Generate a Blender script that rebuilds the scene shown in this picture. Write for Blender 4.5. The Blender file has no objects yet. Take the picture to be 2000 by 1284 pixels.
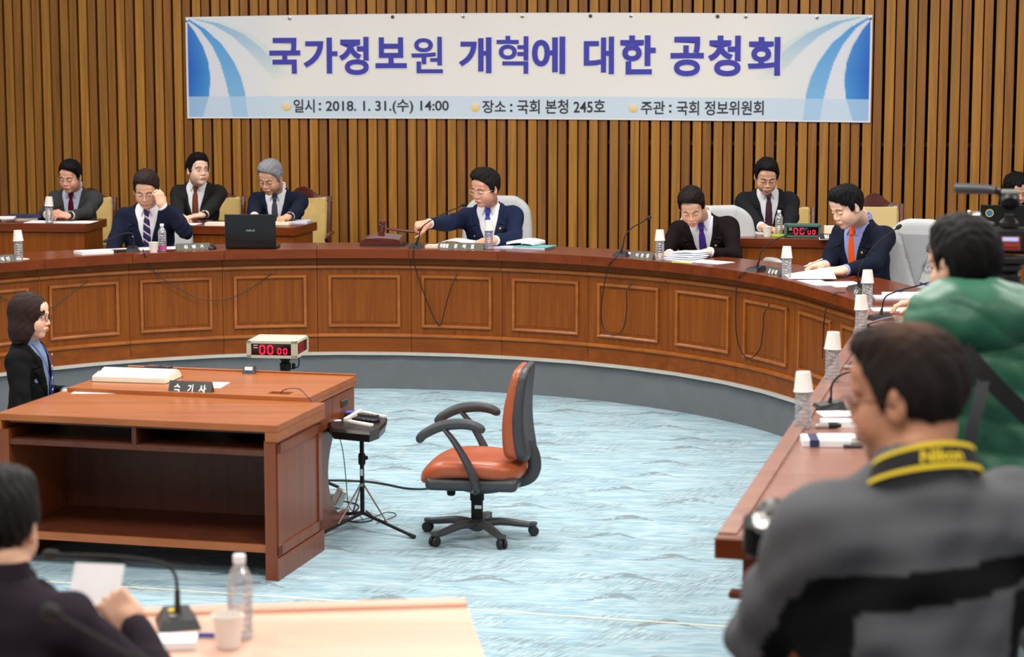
import bpy, math, random
import numpy as np
from mathutils import Vector, Matrix

random.seed(7)
rng = np.random.default_rng(11)
SC = bpy.context.scene
COL = SC.collection

# ---------------------------------------------------------------- camera, world, lights, exposure
FPX, YHOR, CAMH = 4150.0, 105.0, 2.45          # focal length in pixels of a 2000 px wide frame
PITCH = math.atan((642 - YHOR) / FPX)
cd = bpy.data.cameras.new('camera')
cam = bpy.data.objects.new('camera', cd)
COL.objects.link(cam)
cam.location = (0, 0, CAMH)
cam.rotation_euler = (math.pi / 2 - PITCH, 0, 0)
cd.sensor_width = 36
cd.lens = 36 * FPX / 2000
cd.clip_end = 100
cd.dof.use_dof = True
cd.dof.focus_distance = 13.6
cd.dof.aperture_fstop = 3.9
SC.camera = cam

w = bpy.data.worlds.new('world')
SC.world = w
w.use_nodes = True
bg = w.node_tree.nodes['Background']
bg.inputs[0].default_value = (1.0, 0.96, 0.92, 1)
bg.inputs[1].default_value = 0.62

def area(name, loc, size, power, col=(1, .96, .9), rot=(0, 0, 0)):
    l = bpy.data.lights.new(name, 'AREA')
    l.shape = 'RECTANGLE'
    l.size, l.size_y = size
    l.energy = power * 1.22
    l.color = col
    o = bpy.data.objects.new(name, l)
    o.location = loc
    o.rotation_euler = rot
    COL.objects.link(o)
    return o

# rows of ceiling light panels over the hall
for i, (x, y, p) in enumerate([(-4.2, 3.2, 90), (0, 2.6, 100), (4.0, 2.6, 80), (-4.2, 7.4, 170), (0, 6.9, 170), (4.2, 6.6, 120),
                               (-4.2, 11.8, 170), (0, 11.2, 180), (4.2, 10.6, 130), (-3.6, 15.3, 120), (1.0, 14.6, 120), (5.0, 14.0, 80)]):
    area('ceiling_light', (x, y, 4.7), (1.5, 1.5), p)
SC.view_settings.view_transform = 'Standard'
SC.view_settings.look = 'None'
SC.view_settings.gamma = 1
SC.view_settings.use_curve_mapping = False
SC.view_settings.exposure = -0.42
SC.cycles.max_bounces = 8
SC.cycles.use_denoising = True

_f = np.array([0, math.cos(PITCH), -math.sin(PITCH)])
_u = np.array([0, math.sin(PITCH), math.cos(PITCH)])
_r = np.array([1., 0, 0])
EYE = np.array([0, 0, CAMH])

def _ray(px, py):
    return _f + _r * (px - 1000) / FPX + _u * (642 - py) / FPX

def onz(px, py, z):
    """where the sight line through a picture point meets the level z"""
    d = _ray(px, py)
    return EYE + d * (z - CAMH) / d[2]

def at(px, py, Y):
    """the point on that sight line at distance Y into the room"""
    d = _ray(px, py)
    return EYE + d * Y / d[1]

# ---------------------------------------------------------------- object helpers
def V3(a):
    return np.array(a, float)

def set_props(o, label=None, cat=None, group=None, kind=None):
    if label: o['label'] = label
    if cat: o['category'] = cat
    if group: o['group'] = group
    if kind: o['kind'] = kind
    return o

def thing(name, loc, label, cat, group=None, rz=0):
    o = bpy.data.objects.new(name, None)
    COL.objects.link(o)
    o.location = loc
    o.rotation_euler = (0, 0, rz)
    o.empty_display_size = .1
    o['_w'] = 0
    del o['_w']
    BASE[o.name] = (np.array(loc, float), rz)
    return set_props(o, label, cat, group)

BASE = {}

def to_local(v, parent):
    if parent is None: return v
    loc, rz = BASE[parent.name]
    v = np.asarray(v, float) - loc
    if rz:
        c, s = math.cos(-rz), math.sin(-rz)
        v = np.stack([v[:, 0] * c - v[:, 1] * s, v[:, 0] * s + v[:, 1] * c, v[:, 2]], 1)
    return v

def mk(name, verts, faces, mat, parent=None, smooth=False, colors=None, auto=None, world=True, base=None):
    """one mesh object; verts in world coordinates unless world is False"""
    v = np.asarray(verts, float).reshape(-1, 3)
    loc = None
    if parent is not None:
        if world: v = to_local(v, parent)
    elif base is not None:
        loc = np.array(base, float)
        if world: v = v - loc
    me = bpy.data.meshes.new(name)
    if isinstance(faces, np.ndarray):
        n = len(faces); k = faces.shape[1]
        me.vertices.add(len(v)); me.vertices.foreach_set('co', v.astype(np.float32).ravel())
        me.loops.add(n * k); me.loops.foreach_set('vertex_index', faces.astype(np.int32).ravel())
        me.polygons.add(n)
        me.polygons.foreach_set('loop_start', np.arange(0, n * k, k, dtype=np.int32))
        me.polygons.foreach_set('loop_total', np.full(n, k, dtype=np.int32))
        me.update(calc_edges=True)
    else:
        me.from_pydata(v.tolist(), [], [list(f) for f in faces])
    if colors is not None:
        a = me.color_attributes.new('Col', 'FLOAT_COLOR', 'POINT')
        c = np.ones((len(v), 4), np.float32); c[:, :3] = colors
        a.data.foreach_set('color', c.ravel())
    if mat: me.materials.append(mat)
    o = bpy.data.objects.new(name, me)
    COL.objects.link(o)
    if loc is not None: o.location = loc
    if parent is not None:
        o.parent = parent
        BASE[o.name] = (BASE[parent.name][0], BASE[parent.name][1])
    else:
        BASE[o.name] = (loc if loc is not None else np.zeros(3), 0)
    if smooth:
        me.polygons.foreach_set('use_smooth', np.ones(len(me.polygons), bool))
        if auto:
            me.set_sharp_from_angle(angle=math.radians(auto))
    return o

class MB:
    """collects simple solids and builds them as ONE mesh"""
    def __init__(s):
        s.v = []; s.f = []; s.n = 0
    def add(s, v, f):
        v = np.asarray(v, float)
        s.v.append(v); s.f += [[i + s.n for i in q] for q in f]; s.n += len(v)
        return s
    def box(s, c, size, rz=0, M=None, bevel=0.0):
        hx, hy, hz = np.array(size) / 2
        if bevel <= 0:
            v = np.array([[x, y, z] for x in (-hx, hx) for y in (-hy, hy) for z in (-hz, hz)])
            f = [(0, 1, 3, 2), (4, 6, 7, 5), (0, 4, 5, 1), (2, 3, 7, 6), (0, 2, 6, 4), (1, 5, 7, 3)]
        else:
            b = min(bevel, hx * .95, hy * .95, hz * .95); v = []; idx = {}
            for sx in (-1, 1):
                for sy in (-1, 1):
                    for sz in (-1, 1):
                        for ax in range(3):
                            p = [sx * (hx - b), sy * (hy - b), sz * (hz - b)]
                            p[ax] = (sx * hx, sy * hy, sz * hz)[ax]
                            idx[(sx, sy, sz, ax)] = len(v); v.append(p)
            f = []
            for ax in range(3):
                o = [a for a in range(3) if a != ax]
                for sg in (-1, 1):
                    q = []
                    for a, b2 in ((-1, -1), (1, -1), (1, 1), (-1, 1)):
                        k = [0, 0, 0]; k[ax] = sg; k[o[0]] = a; k[o[1]] = b2
                        q.append(idx[(k[0], k[1], k[2], ax)])
                    f.append(q)
            for ax in range(3):
                o = [a for a in range(3) if a != ax]
                for a in (-1, 1):
                    for b2 in (-1, 1):
                        q = []
                        for sg, fx in ((-1, o[0]), (1, o[0]), (1, o[1]), (-1, o[1])):
                            k = [0, 0, 0]; k[ax] = sg; k[o[0]] = a; k[o[1]] = b2
                            q.append(idx[(k[0], k[1], k[2], fx)])
                        f.append(q)
            for sx in (-1, 1):
                for sy in (-1, 1):
                    for sz in (-1, 1):
                        f.append([idx[(sx, sy, sz, a)] for a in range(3)])
            v = np.array(v)
        if M is not None: v = v @ np.asarray(M).T
        if rz:
            cc, ss = math.cos(rz), math.sin(rz)
            v = np.stack([v[:, 0] * cc - v[:, 1] * ss, v[:, 0] * ss + v[:, 1] * cc, v[:, 2]], 1)
        return s.add(v + np.array(c, float), f)
    def prism(s, pts, z0, z1):
        """upright prism over a plan outline (counter-clockwise)"""
        n = len(pts)
        v = [[p[0], p[1], z0] for p in pts] + [[p[0], p[1], z1] for p in pts]
        f = [tuple(range(n))[::-1], tuple(range(n, 2 * n))] + [(i, (i + 1) % n, n + (i + 1) % n, n + i) for i in range(n)]
        return s.add(v, f)
    def tube(s, pts, r, n=8, cap=True, flat=1.0, closed=False):
        pts = np.asarray(pts, float); m = len(pts)
        rr = np.full(m, r, float) if np.isscalar(r) else np.asarray(r, float)
        v = []; prev = None
        for i in range(m):
            if closed: t = pts[(i + 1) % m] - pts[i - 1]
            else: t = pts[min(i + 1, m - 1)] - pts[max(i - 1, 0)]
            t = t / (np.linalg.norm(t) + 1e-9)
            if prev is None:
                a = np.array([0, 0, 1.]) if abs(t[2]) < .9 else np.array([0, 1., 0])
                prev = np.cross(t, a)
            e = prev - t * (prev @ t); e /= np.linalg.norm(e) + 1e-9
            g = np.cross(t, e); prev = e
            for k in range(n):
                an = 2 * math.pi * k / n
                v.append(pts[i] + rr[i] * (math.cos(an) * e + flat * math.sin(an) * g))
        f = []
        for i in range(m if closed else m - 1):
            for k in range(n):
                a = i * n + k; b = i * n + (k + 1) % n; j = ((i + 1) % m) * n
                f.append((a, b, j + (k + 1) % n, j + k))
        if cap and not closed:
            f.append(tuple(range(n))[::-1]); f.append(tuple(range((m - 1) * n, m * n)))
        return s.add(v, f)
    def lathe(s, prof, c, n=24, M=None, cap=True):
        """prof: (radius, height) pairs; turned about the local z axis"""
        v = []
        for r_, z in prof:
            for k in range(n):
                a = 2 * math.pi * k / n
                v.append([r_ * math.cos(a), r_ * math.sin(a), z])
        v = np.array(v); m = len(prof); f = []
        for i in range(m - 1):
            for k in range(n):
                f.append((i * n + k, i * n + (k + 1) % n, (i + 1) * n + (k + 1) % n, (i + 1) * n + k))
        if cap:
            f.append(tuple(range(n))[::-1]); f.append(tuple(range((m - 1) * n, m * n)))
        if M is not None: v = v @ np.asarray(M).T
        return s.add(v + np.array(c, float), f)
    def sheet(s, c, wx, wy, rz, t=.001, warp=None, nx=1, ny=1):
        """thin sheet of paper lying flat, optionally warped upward"""
        v = []
        for zz in (0, t):
            for j in range(ny + 1):
                for i in range(nx + 1):
                    x = (i / nx - .5) * wx; y = (j / ny - .5) * wy
                    v.append([x, y, zz + (warp(i / nx, j / ny) if warp else 0)])
        N = (nx + 1) * (ny + 1); f = []
        for j in range(ny):
            for i in range(nx):
                a = j * (nx + 1) + i
                f.append((a, a + nx + 1, a + nx + 2, a + 1)); f.append((N + a, N + a + 1, N + a + nx + 2, N + a + nx + 1))
        ring = [i for i in range(nx + 1)] + [j * (nx + 1) + nx for j in range(1, ny + 1)] + [ny * (nx + 1) + i for i in range(nx - 1, -1, -1)] + [j * (nx + 1) for j in range(ny - 1, 0, -1)]
        for a, b in zip(ring, ring[1:] + ring[:1]): f.append((a, b, N + b, N + a))
        v = np.array(v); cc, ss = math.cos(rz), math.sin(rz)
        v = np.stack([v[:, 0] * cc - v[:, 1] * ss, v[:, 0] * ss + v[:, 1] * cc, v[:, 2]], 1)
        return s.add(v + np.array(c, float), f)
    def build(s, name, mat, parent=None, smooth=False, auto=35, **k):
        return mk(name, np.concatenate(s.v), s.f, mat, parent, smooth, auto=auto, **k)

def copy_tree(o, parent=None):
    c = o.copy(); COL.objects.link(c)
    BASE[c.name] = BASE[o.name]
    if parent is not None: c.parent = parent
    for ch in [x for x in o.children]:
        copy_tree(ch, c)
    return c

def spline(pts, n=8):
    """Catmull-Rom through the points"""
    p = np.asarray(pts, float); p = np.vstack([2 * p[0] - p[1], p, 2 * p[-1] - p[-2]])
    out = []
    for i in range(1, len(p) - 2):
        for k in range(n):
            t = k / n
            out.append(.5 * ((2 * p[i]) + (-p[i - 1] + p[i + 1]) * t + (2 * p[i - 1] - 5 * p[i] + 4 * p[i + 1] - p[i + 2]) * t * t + (-p[i - 1] + 3 * p[i] - 3 * p[i + 1] + p[i + 2]) * t ** 3))
    out.append(p[-2])
    return np.array(out)

# ---------------------------------------------------------------- materials
def new_mat(name):
    m = bpy.data.materials.new(name); m.use_nodes = True
    nt = m.node_tree
    return m, nt, nt.nodes['Principled BSDF']

def srgb(r, g, b):
    c = []
    for x in (r, g, b):
        x = x / 255
        c.append(x / 12.92 if x <= .04045 else ((x + .055) / 1.055) ** 2.4)
    return c

def plain(name, rgb, rough=.5, metal=0, spec=.5, emis=None, estr=1, alpha=None, sheen=0, coat=0):
    m, nt, b = new_mat(name)
    b.inputs['Base Color'].default_value = (*srgb(*rgb), 1)
    b.inputs['Roughness'].default_value = rough
    b.inputs['Metallic'].default_value = metal
    b.inputs['Specular IOR Level'].default_value = spec
    b.inputs['Coat Weight'].default_value = coat
    if sheen: b.inputs['Sheen Weight'].default_value = sheen
    if emis:
        b.inputs['Emission Color'].default_value = (*srgb(*emis), 1)
        b.inputs['Emission Strength'].default_value = estr
    # a trace of tonal variation so nothing is one dead-flat value
    tc = nt.nodes.new('ShaderNodeTexCoord'); nz = nt.nodes.new('ShaderNodeTexNoise')
    nz.inputs['Scale'].default_value = 14
    mx = nt.nodes.new('ShaderNodeMix'); mx.data_type = 'RGBA'
    c = srgb(*rgb)
    mx.inputs[6].default_value = (*[x * .88 for x in c], 1)
    mx.inputs[7].default_value = (*[min(1, x * 1.1) for x in c], 1)
    nt.links.new(tc.outputs['Object'], nz.inputs['Vector']); nt.links.new(nz.outputs[0], mx.inputs[0])
    nt.links.new(mx.outputs[2], b.inputs['Base Color'])
    return m

def wood(name, lo, hi, grain='z', scale=1.0, rough=.35, vary=.15, coat=.0, spec=.5):
    m, nt, b = new_mat(name)
    N, L = nt.nodes, nt.links
    tc = N.new('ShaderNodeTexCoord'); mp = N.new('ShaderNodeMapping'); oi = N.new('ShaderNodeObjectInfo')
    st = {'x': (1.2, 28, 28), 'y': (28, 1.2, 28), 'z': (28, 28, 1.2)}[grain]
    mp.inputs['Scale'].default_value = [s * scale for s in st]
    L.new(tc.outputs['Object'], mp.inputs['Vector'])
    ad = N.new('ShaderNodeVectorMath'); ad.operation = 'ADD'
    ml = N.new('ShaderNodeVectorMath'); ml.operation = 'SCALE'; ml.inputs[3].default_value = 37
    cx = N.new('ShaderNodeCombineXYZ')
    for i in range(3): L.new(oi.outputs['Random'], cx.inputs[i])
    L.new(cx.outputs[0], ml.inputs[0]); L.new(mp.outputs[0], ad.inputs[0]); L.new(ml.outputs[0], ad.inputs[1])
    n1 = N.new('ShaderNodeTexNoise'); n1.inputs['Scale'].default_value = 1.0; n1.inputs['Detail'].default_value = 6
    n1.inputs['Distortion'].default_value = .6
    L.new(ad.outputs[0], n1.inputs['Vector'])
    rp = N.new('ShaderNodeValToRGB')
    rp.color_ramp.elements[0].position = .3; rp.color_ramp.elements[1].position = .72
    rp.color_ramp.elements[0].color = (*srgb(*lo), 1); rp.color_ramp.elements[1].color = (*srgb(*hi), 1)
    L.new(n1.outputs[0], rp.inputs[0])
    hs = N.new('ShaderNodeHueSaturation')
    mr = N.new('ShaderNodeMapRange'); mr.inputs[3].default_value = 1 - vary; mr.inputs[4].default_value = 1 + vary
    L.new(oi.outputs['Random'], mr.inputs[0]); L.new(mr.outputs[0], hs.inputs['Value'])
    L.new(rp.outputs[0], hs.inputs['Color']); L.new(hs.outputs[0], b.inputs['Base Color'])
    b.inputs['Roughness'].default_value = rough
    b.inputs['Specular IOR Level'].default_value = spec
    b.inputs['Coat Weight'].default_value = coat; b.inputs['Coat Roughness'].default_value = .25
    bp = N.new('ShaderNodeBump'); bp.inputs['Strength'].default_value = .06; bp.inputs['Distance'].default_value = .002
    L.new(n1.outputs[0], bp.inputs['Height']); L.new(bp.outputs[0], b.inputs['Normal'])
    return m

def fabric(name, rgb, rough=.85, scale=260, amt=.25, sheen=.0, stripe=None):
    m, nt, b = new_mat(name)
    N, L = nt.nodes, nt.links
    tc = N.new('ShaderNodeTexCoord'); nz = N.new('ShaderNodeTexNoise')
    nz.inputs['Scale'].default_value = scale; nz.inputs['Detail'].default_value = 2
    n2 = N.new('ShaderNodeTexNoise'); n2.inputs['Scale'].default_value = 6
    L.new(tc.outputs['Object'], nz.inputs['Vector']); L.new(tc.outputs['Object'], n2.inputs['Vector'])
    c = srgb(*rgb)
    mx = N.new('ShaderNodeMix'); mx.data_type = 'RGBA'
    mx.inputs[6].default_value = (*[x * (1 - amt) for x in c], 1); mx.inputs[7].default_value = (*[min(1, x * (1 + amt)) for x in c], 1)
    am = N.new('ShaderNodeMath'); am.operation = 'ADD'; L.new(nz.outputs[0], am.inputs[0]); L.new(n2.outputs[0], am.inputs[1])
    hf = N.new('ShaderNodeMath'); hf.operation = 'MULTIPLY'; hf.inputs[1].default_value = .5; L.new(am.outputs[0], hf.inputs[0])
    L.new(hf.outputs[0], mx.inputs[0])
    out = mx.outputs[2]
    if stripe:
        srgb_c, sc, width, diag = stripe
        mp = N.new('ShaderNodeMapping'); mp.inputs['Rotation'].default_value = diag
        L.new(tc.outputs['Object'], mp.inputs['Vector'])
        sp = N.new('ShaderNodeSeparateXYZ'); L.new(mp.outputs[0], sp.inputs[0])
        mu = N.new('ShaderNodeMath'); mu.operation = 'MULTIPLY'; mu.inputs[1].default_value = sc; L.new(sp.outputs[0], mu.inputs[0])
        fr = N.new('ShaderNodeMath'); fr.operation = 'FRACT'; L.new(mu.outputs[0], fr.inputs[0])
        cr = N.new('ShaderNodeValToRGB'); cr.color_ramp.interpolation = 'CONSTANT'
        els = cr.color_ramp.elements
        els[0].position = 0; els[0].color = (*c, 1)
        els[1].position = 1 - width * len(srgb_c); els[1].color = (*srgb(*srgb_c[0]), 1)
        for i, q in enumerate(srgb_c[1:]):
            e = els.new(1 - width * (len(srgb_c) - 1 - i)); e.color = (*srgb(*q), 1)
        L.new(fr.outputs[0], cr.inputs[0])
        out = cr.outputs[0]
    L.new(out, b.inputs['Base Color'])
    b.inputs['Roughness'].default_value = rough
    b.inputs['Specular IOR Level'].default_value = .1
    b.inputs['Sheen Weight'].default_value = sheen * .15
    bp = N.new('ShaderNodeBump'); bp.inputs['Strength'].default_value = .15; bp.inputs['Distance'].default_value = .001
    L.new(nz.outputs[0], bp.inputs['Height']); L.new(bp.outputs[0], b.inputs['Normal'])
    return m

def vcol(name, rough=.5, sss=0, spec=.5, noise=0):
    m, nt, b = new_mat(name)
    a = nt.nodes.new('ShaderNodeVertexColor'); a.layer_name = 'Col'
    nt.links.new(a.outputs[0], b.inputs['Base Color'])
    b.inputs['Roughness'].default_value = rough
    b.inputs['Specular IOR Level'].default_value = spec
    if sss:
        b.inputs['Subsurface Weight'].default_value = sss
        b.inputs['Subsurface Radius'].default_value = (.012, .005, .003)
        b.inputs['Subsurface Scale'].default_value = .5
    return m

def glass(name, tint=(1, 1, 1), rough=.02, ior=1.35):
    m, nt, b = new_mat(name)
    b.inputs['Base Color'].default_value = (*tint, 1)
    b.inputs['Transmission Weight'].default_value = 1
    b.inputs['Roughness'].default_value = rough
    b.inputs['IOR'].default_value = ior
    return m

M = dict(
    panel=wood('panel_wood', (114, 56, 8), (138, 73, 15), 'z', 1.3, .45, .04, spec=.25),
    panel_h=wood('rail_wood', (112, 54, 8), (136, 71, 15), 'x', .5, .45, .04, spec=.25),
    mould=wood('moulding_wood', (140, 75, 23), (168, 96, 36), 'x', .4, .3, .03),
    slab=wood('slab_wood', (96, 38, 10), (118, 52, 16), 'x', .4, .26, .06),
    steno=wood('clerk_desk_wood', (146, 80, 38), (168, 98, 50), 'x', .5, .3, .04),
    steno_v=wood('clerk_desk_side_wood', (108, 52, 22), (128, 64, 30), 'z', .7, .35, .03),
    shaded_in=wood('clerk_desk_shaded_wood', (70, 30, 12), (92, 42, 18), 'z', .6, .5, .03),  # same desk wood, darkened: the shade inside the counter is in its colour
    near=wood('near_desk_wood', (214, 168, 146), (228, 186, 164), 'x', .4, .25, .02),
    arm_top_glare=wood('arm_top_glare_wood', (134, 92, 78), (150, 106, 92), 'x', .4, .26, .04),  # paler and greyer than the slab: grazing light reflections mixed into the colour
    slat_a=wood('front_slat_wood', (142, 92, 22), (180, 124, 42), 'z', 1.0, .5, .14),
    slat_b=wood('rear_slat_wood', (122, 74, 14), (160, 102, 26), 'z', 1.0, .5, .14),
    slat_back=plain('slat_backing', (14, 9, 8), .9, 0, .1),
    batten=plain('batten_black', (44, 38, 36), .7),
    chair_wood=wood('chair_mahogany', (62, 16, 8), (96, 30, 16), 'x', 1, .22, .05, coat=.3),
    gavel=wood('gavel_rosewood', (60, 14, 10), (104, 32, 22), 'x', 1.5, .2, .02, coat=.4),
    trim=plain('trim_metal', (196, 190, 178), .35, .2),
    gold=fabric('gold_damask', (206, 176, 112), .55, 16, .38),
    cream=fabric('cream_upholstery', (214, 190, 136), .6, 160, .08),
    greyfab=fabric('grey_upholstery', (182, 184, 186), .9, 300, .14),
    greyfab_d=fabric('grey_upholstery_seam', (150, 152, 156), .9, 300, .14),
    leather=plain('orange_leather', (166, 82, 48), .34, 0, .5),
    plastic=plain('dark_grey_plastic', (58, 60, 64), .42),
    black=plain('black_plastic', (16, 16, 18), .38),
    blackm=plain('black_matte', (14, 14, 15), .75),
    rubber=plain('caster_rubber', (28, 28, 30), .6),
    white=plain('white_paper', (238, 238, 242), .8),
    paper2=plain('blue_white_paper', (206, 212, 232), .8),
    cream_paper=plain('cream_paper', (240, 228, 206), .8),
    cup=plain('paper_cup', (232, 226, 218), .7),
    capw=plain('bottle_cap_white', (240, 240, 244), .4),
    pet=glass('clear_plastic', (.97, .98, 1), .03, 1.3),
    steel=plain('brushed_steel', (150, 148, 146), .3, .9),
    silver=plain('silver_metal', (200, 198, 194), .25, .8),
    plate=plain('nameplate_grey', (84, 82, 74), .45, .2),
    plateb=plain('nameplate_black', (20, 20, 22), .3),
    letter=plain('white_lettering', (240, 240, 236), .6),
    timer=plain('timer_case', (196, 190, 168), .45),
    timerg=plain('timer_case_green', (62, 104, 92), .4),
    glassblk=plain('timer_window', (26, 10, 12), .12, 0, .6),
    led=plain('red_digit', (255, 20, 60), .5, emis=(255, 24, 70), estr=1.5),
    ledd=plain('red_digit_dim', (110, 12, 22), .5, emis=(170, 10, 30), estr=.5),
    blue=plain('blue_plastic', (30, 60, 150), .4),
    navy=plain('navy_card', (38, 44, 88), .6),
    yellow=plain('yellow_button', (222, 190, 50), .5),
    lime=plain('lime_marker', (190, 214, 60), .5),
    teal=plain('teal_folder', (90, 178, 186), .5),
    pink=plain('pink_label', (196, 70, 150), .6),
    brass=plain('gold_pin', (214, 178, 90), .3, .7),
    skin=vcol('skin', .55, .0, .35),
    twotone=vcol('two_tone_fleece', .9, 0, .2),
    banner=vcol('banner_print', .6, 0, .3),
    title=plain('banner_title_blue', (62, 62, 176), .6),
    bannertxt=plain('banner_text_dark', (48, 48, 56), .6),
    bwhite=plain('banner_outline_white', (240, 240, 246), .6),
)

def thin_plastic(name):
    m, nt, b = new_mat(name); N, L = nt.nodes, nt.links; N.remove(b)
    out = [n for n in N if n.type == 'OUTPUT_MATERIAL'][0]
    tr = N.new('ShaderNodeBsdfTransparent'); tr.inputs[0].default_value = (.86, .89, .92, 1)
    gs = N.new('ShaderNodeBsdfGlossy'); gs.inputs['Roughness'].default_value = .12
    df = N.new('ShaderNodeBsdfDiffuse'); df.inputs[0].default_value = (.9, .92, .95, 1)
    lw = N.new('ShaderNodeLayerWeight'); lw.inputs[0].default_value = .45
    m1 = N.new('ShaderNodeMixShader'); m2 = N.new('ShaderNodeMixShader'); m1.inputs[0].default_value = .38
    L.new(gs.outputs[0], m1.inputs[1]); L.new(df.outputs[0], m1.inputs[2])
    tc = N.new('ShaderNodeTexCoord'); nz = N.new('ShaderNodeTexNoise'); nz.inputs['Scale'].default_value = 70
    mp = N.new('ShaderNodeMapping'); mp.inputs['Scale'].default_value = (.6, .6, 2.2)
    L.new(tc.outputs['Object'], mp.inputs[0]); L.new(mp.outputs[0], nz.inputs['Vector'])
    rp = N.new('ShaderNodeMapRange'); rp.inputs[1].default_value = .45; rp.inputs[2].default_value = .68; rp.inputs[3].default_value = .10; rp.inputs[4].default_value = .62
    L.new(nz.outputs[0], rp.inputs[0])
    ad = N.new('ShaderNodeMath'); ad.operation = 'ADD'; ad.use_clamp = True
    ml = N.new('ShaderNodeMath'); ml.operation = 'MULTIPLY'; ml.inputs[1].default_value = .6; L.new(lw.outputs['Fresnel'], ml.inputs[0])
    L.new(rp.outputs[0], ad.inputs[0]); L.new(ml.outputs[0], ad.inputs[1])
    L.new(ad.outputs[0], m2.inputs[0]); L.new(tr.outputs[0], m2.inputs[1]); L.new(m1.outputs[0], m2.inputs[2])
    L.new(m2.outputs[0], out.inputs[0]); return m
M['pet'] = thin_plastic('bottle_plastic')

def carpet_mat(name, cols):
    m, nt, b = new_mat(name); N, L = nt.nodes, nt.links
    tc = N.new('ShaderNodeTexCoord')
    def stretch(sc, rot):
        mp = N.new('ShaderNodeMapping'); mp.vector_type = 'TEXTURE'
        mp.inputs['Scale'].default_value = [1 / v for v in sc]; mp.inputs['Rotation'].default_value = (0, 0, rot)
        L.new(tc.outputs['Object'], mp.inputs['Vector']); return mp.outputs[0]
    def noise(sc, rot, scale_, dist=0, det=3):
        n = N.new('ShaderNodeTexNoise'); n.inputs['Scale'].default_value = scale_; n.inputs['Detail'].default_value = det
        n.inputs['Distortion'].default_value = dist
        L.new(stretch(sc, rot), n.inputs['Vector']); return n.outputs[0]
    def ramp(src, p0, p1, c1=1.0):
        r = N.new('ShaderNodeMapRange'); r.inputs[1].default_value = p0; r.inputs[2].default_value = p1; r.inputs[4].default_value = c1
        L.new(src, r.inputs[0]); return r.outputs[0]
    def math_(op, a, c=None, clamp=False):
        x = N.new('ShaderNodeMath'); x.operation = op; x.use_clamp = clamp
        for i, s in enumerate((a, c)):
            if s is None: continue
            if isinstance(s, (int, float)): x.inputs[i].default_value = s
            else: L.new(s, x.inputs[i])
        return x.outputs[0]
    def mix(f, a, bb):
        x = N.new('ShaderNodeMix'); x.data_type = 'RGBA'; L.new(f, x.inputs[0])
        for s, i in ((a, 6), (bb, 7)):
            if isinstance(s, tuple): x.inputs[i].default_value = s
            else: L.new(s, x.inputs[i])
        return x.outputs[2]
    blue, pale, grey, mid = [(*srgb(*c), 1) for c in cols]
    base = mix(ramp(noise((1.5, 7, 1), -.1, 2.2, 1.2, 5), .38, .62), mid, pale)
    base = mix(ramp(noise((3, 26, 1), -.12, 2.0, .8, 3), .50, .66, .9), base, blue)
    hatch = math_('MULTIPLY', ramp(noise((4, 46, 1), 1.0, 2.2, .2, 2), .48, .60), ramp(noise((1, 1.6, 1), 0, 1.8, .5, 2), .46, .58, .75))
    base = mix(hatch, base, grey)
    base = mix(math_('MULTIPLY', ramp(noise((3, 30, 1), .1, 2.4, .6, 3), .60, .70), .7), base, pale)
    # sweeping bird-like waves, one in each cell of an uneven grid
    sc = (1.15, 2.4, 1)
    vo = N.new('ShaderNodeTexVoronoi'); vo.inputs['Scale'].default_value = 1.0; vo.inputs['Randomness'].default_value = .55; vo.voronoi_dimensions = '2D'
    v = stretch(sc, -.12); L.new(v, vo.inputs['Vector'])
    sb = N.new('ShaderNodeVectorMath'); sb.operation = 'SUBTRACT'; L.new(v, sb.inputs[0]); L.new(vo.outputs['Position'], sb.inputs[1])
    sx = N.new('ShaderNodeSeparateXYZ'); L.new(sb.outputs[0], sx.inputs[0]); x, y = sx.outputs[0], sx.outputs[1]
    hump = math_('MULTIPLY', math_('POWER', 2.718, math_('MULTIPLY', math_('POWER', math_('ABSOLUTE', math_('ADD', x, -.02)), 2), -70)), .22)
    curl = math_('MULTIPLY', math_('SINE', math_('MULTIPLY', x, 16)), .05)
    line = math_('SUBTRACT', y, math_('ADD', hump, curl))
    thick = math_('ADD', math_('MULTIPLY', math_('SUBTRACT', .34, math_('ABSOLUTE', x)), .11), math_('MULTIPLY', hump, .38))
    mot = ramp(math_('SUBTRACT', thick, math_('ABSOLUTE', line)), 0, .012, .85)
    hole = math_('SUBTRACT', 1, ramp(noise((6, 14, 1), .3, 2.5, 1, 1), .56, .60))
    base = mix(math_('MULTIPLY', mot, hole), base, grey)
    L.new(base, b.inputs['Base Color'])
    b.inputs['Roughness'].default_value = .95; b.inputs['Specular IOR Level'].default_value = .1
    bp = N.new('ShaderNodeBump'); bp.inputs['Strength'].default_value = .35; bp.inputs['Distance'].default_value = .004
    L.new(noise((6, 40, 1), -.1, 3, .8), bp.inputs['Height']); L.new(bp.outputs[0], b.inputs['Normal'])
    return m
M['carpet'] = carpet_mat('blue_wave_carpet', [(112, 156, 178), (168, 190, 198), (114, 126, 132), (144, 168, 178)])
M['riser'] = fabric('slate_riser_carpet', (108, 112, 116), .95, 180, .22, 0)
M['line'] = plain('carpet_seam_line', (226, 220, 196), .8)
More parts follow.
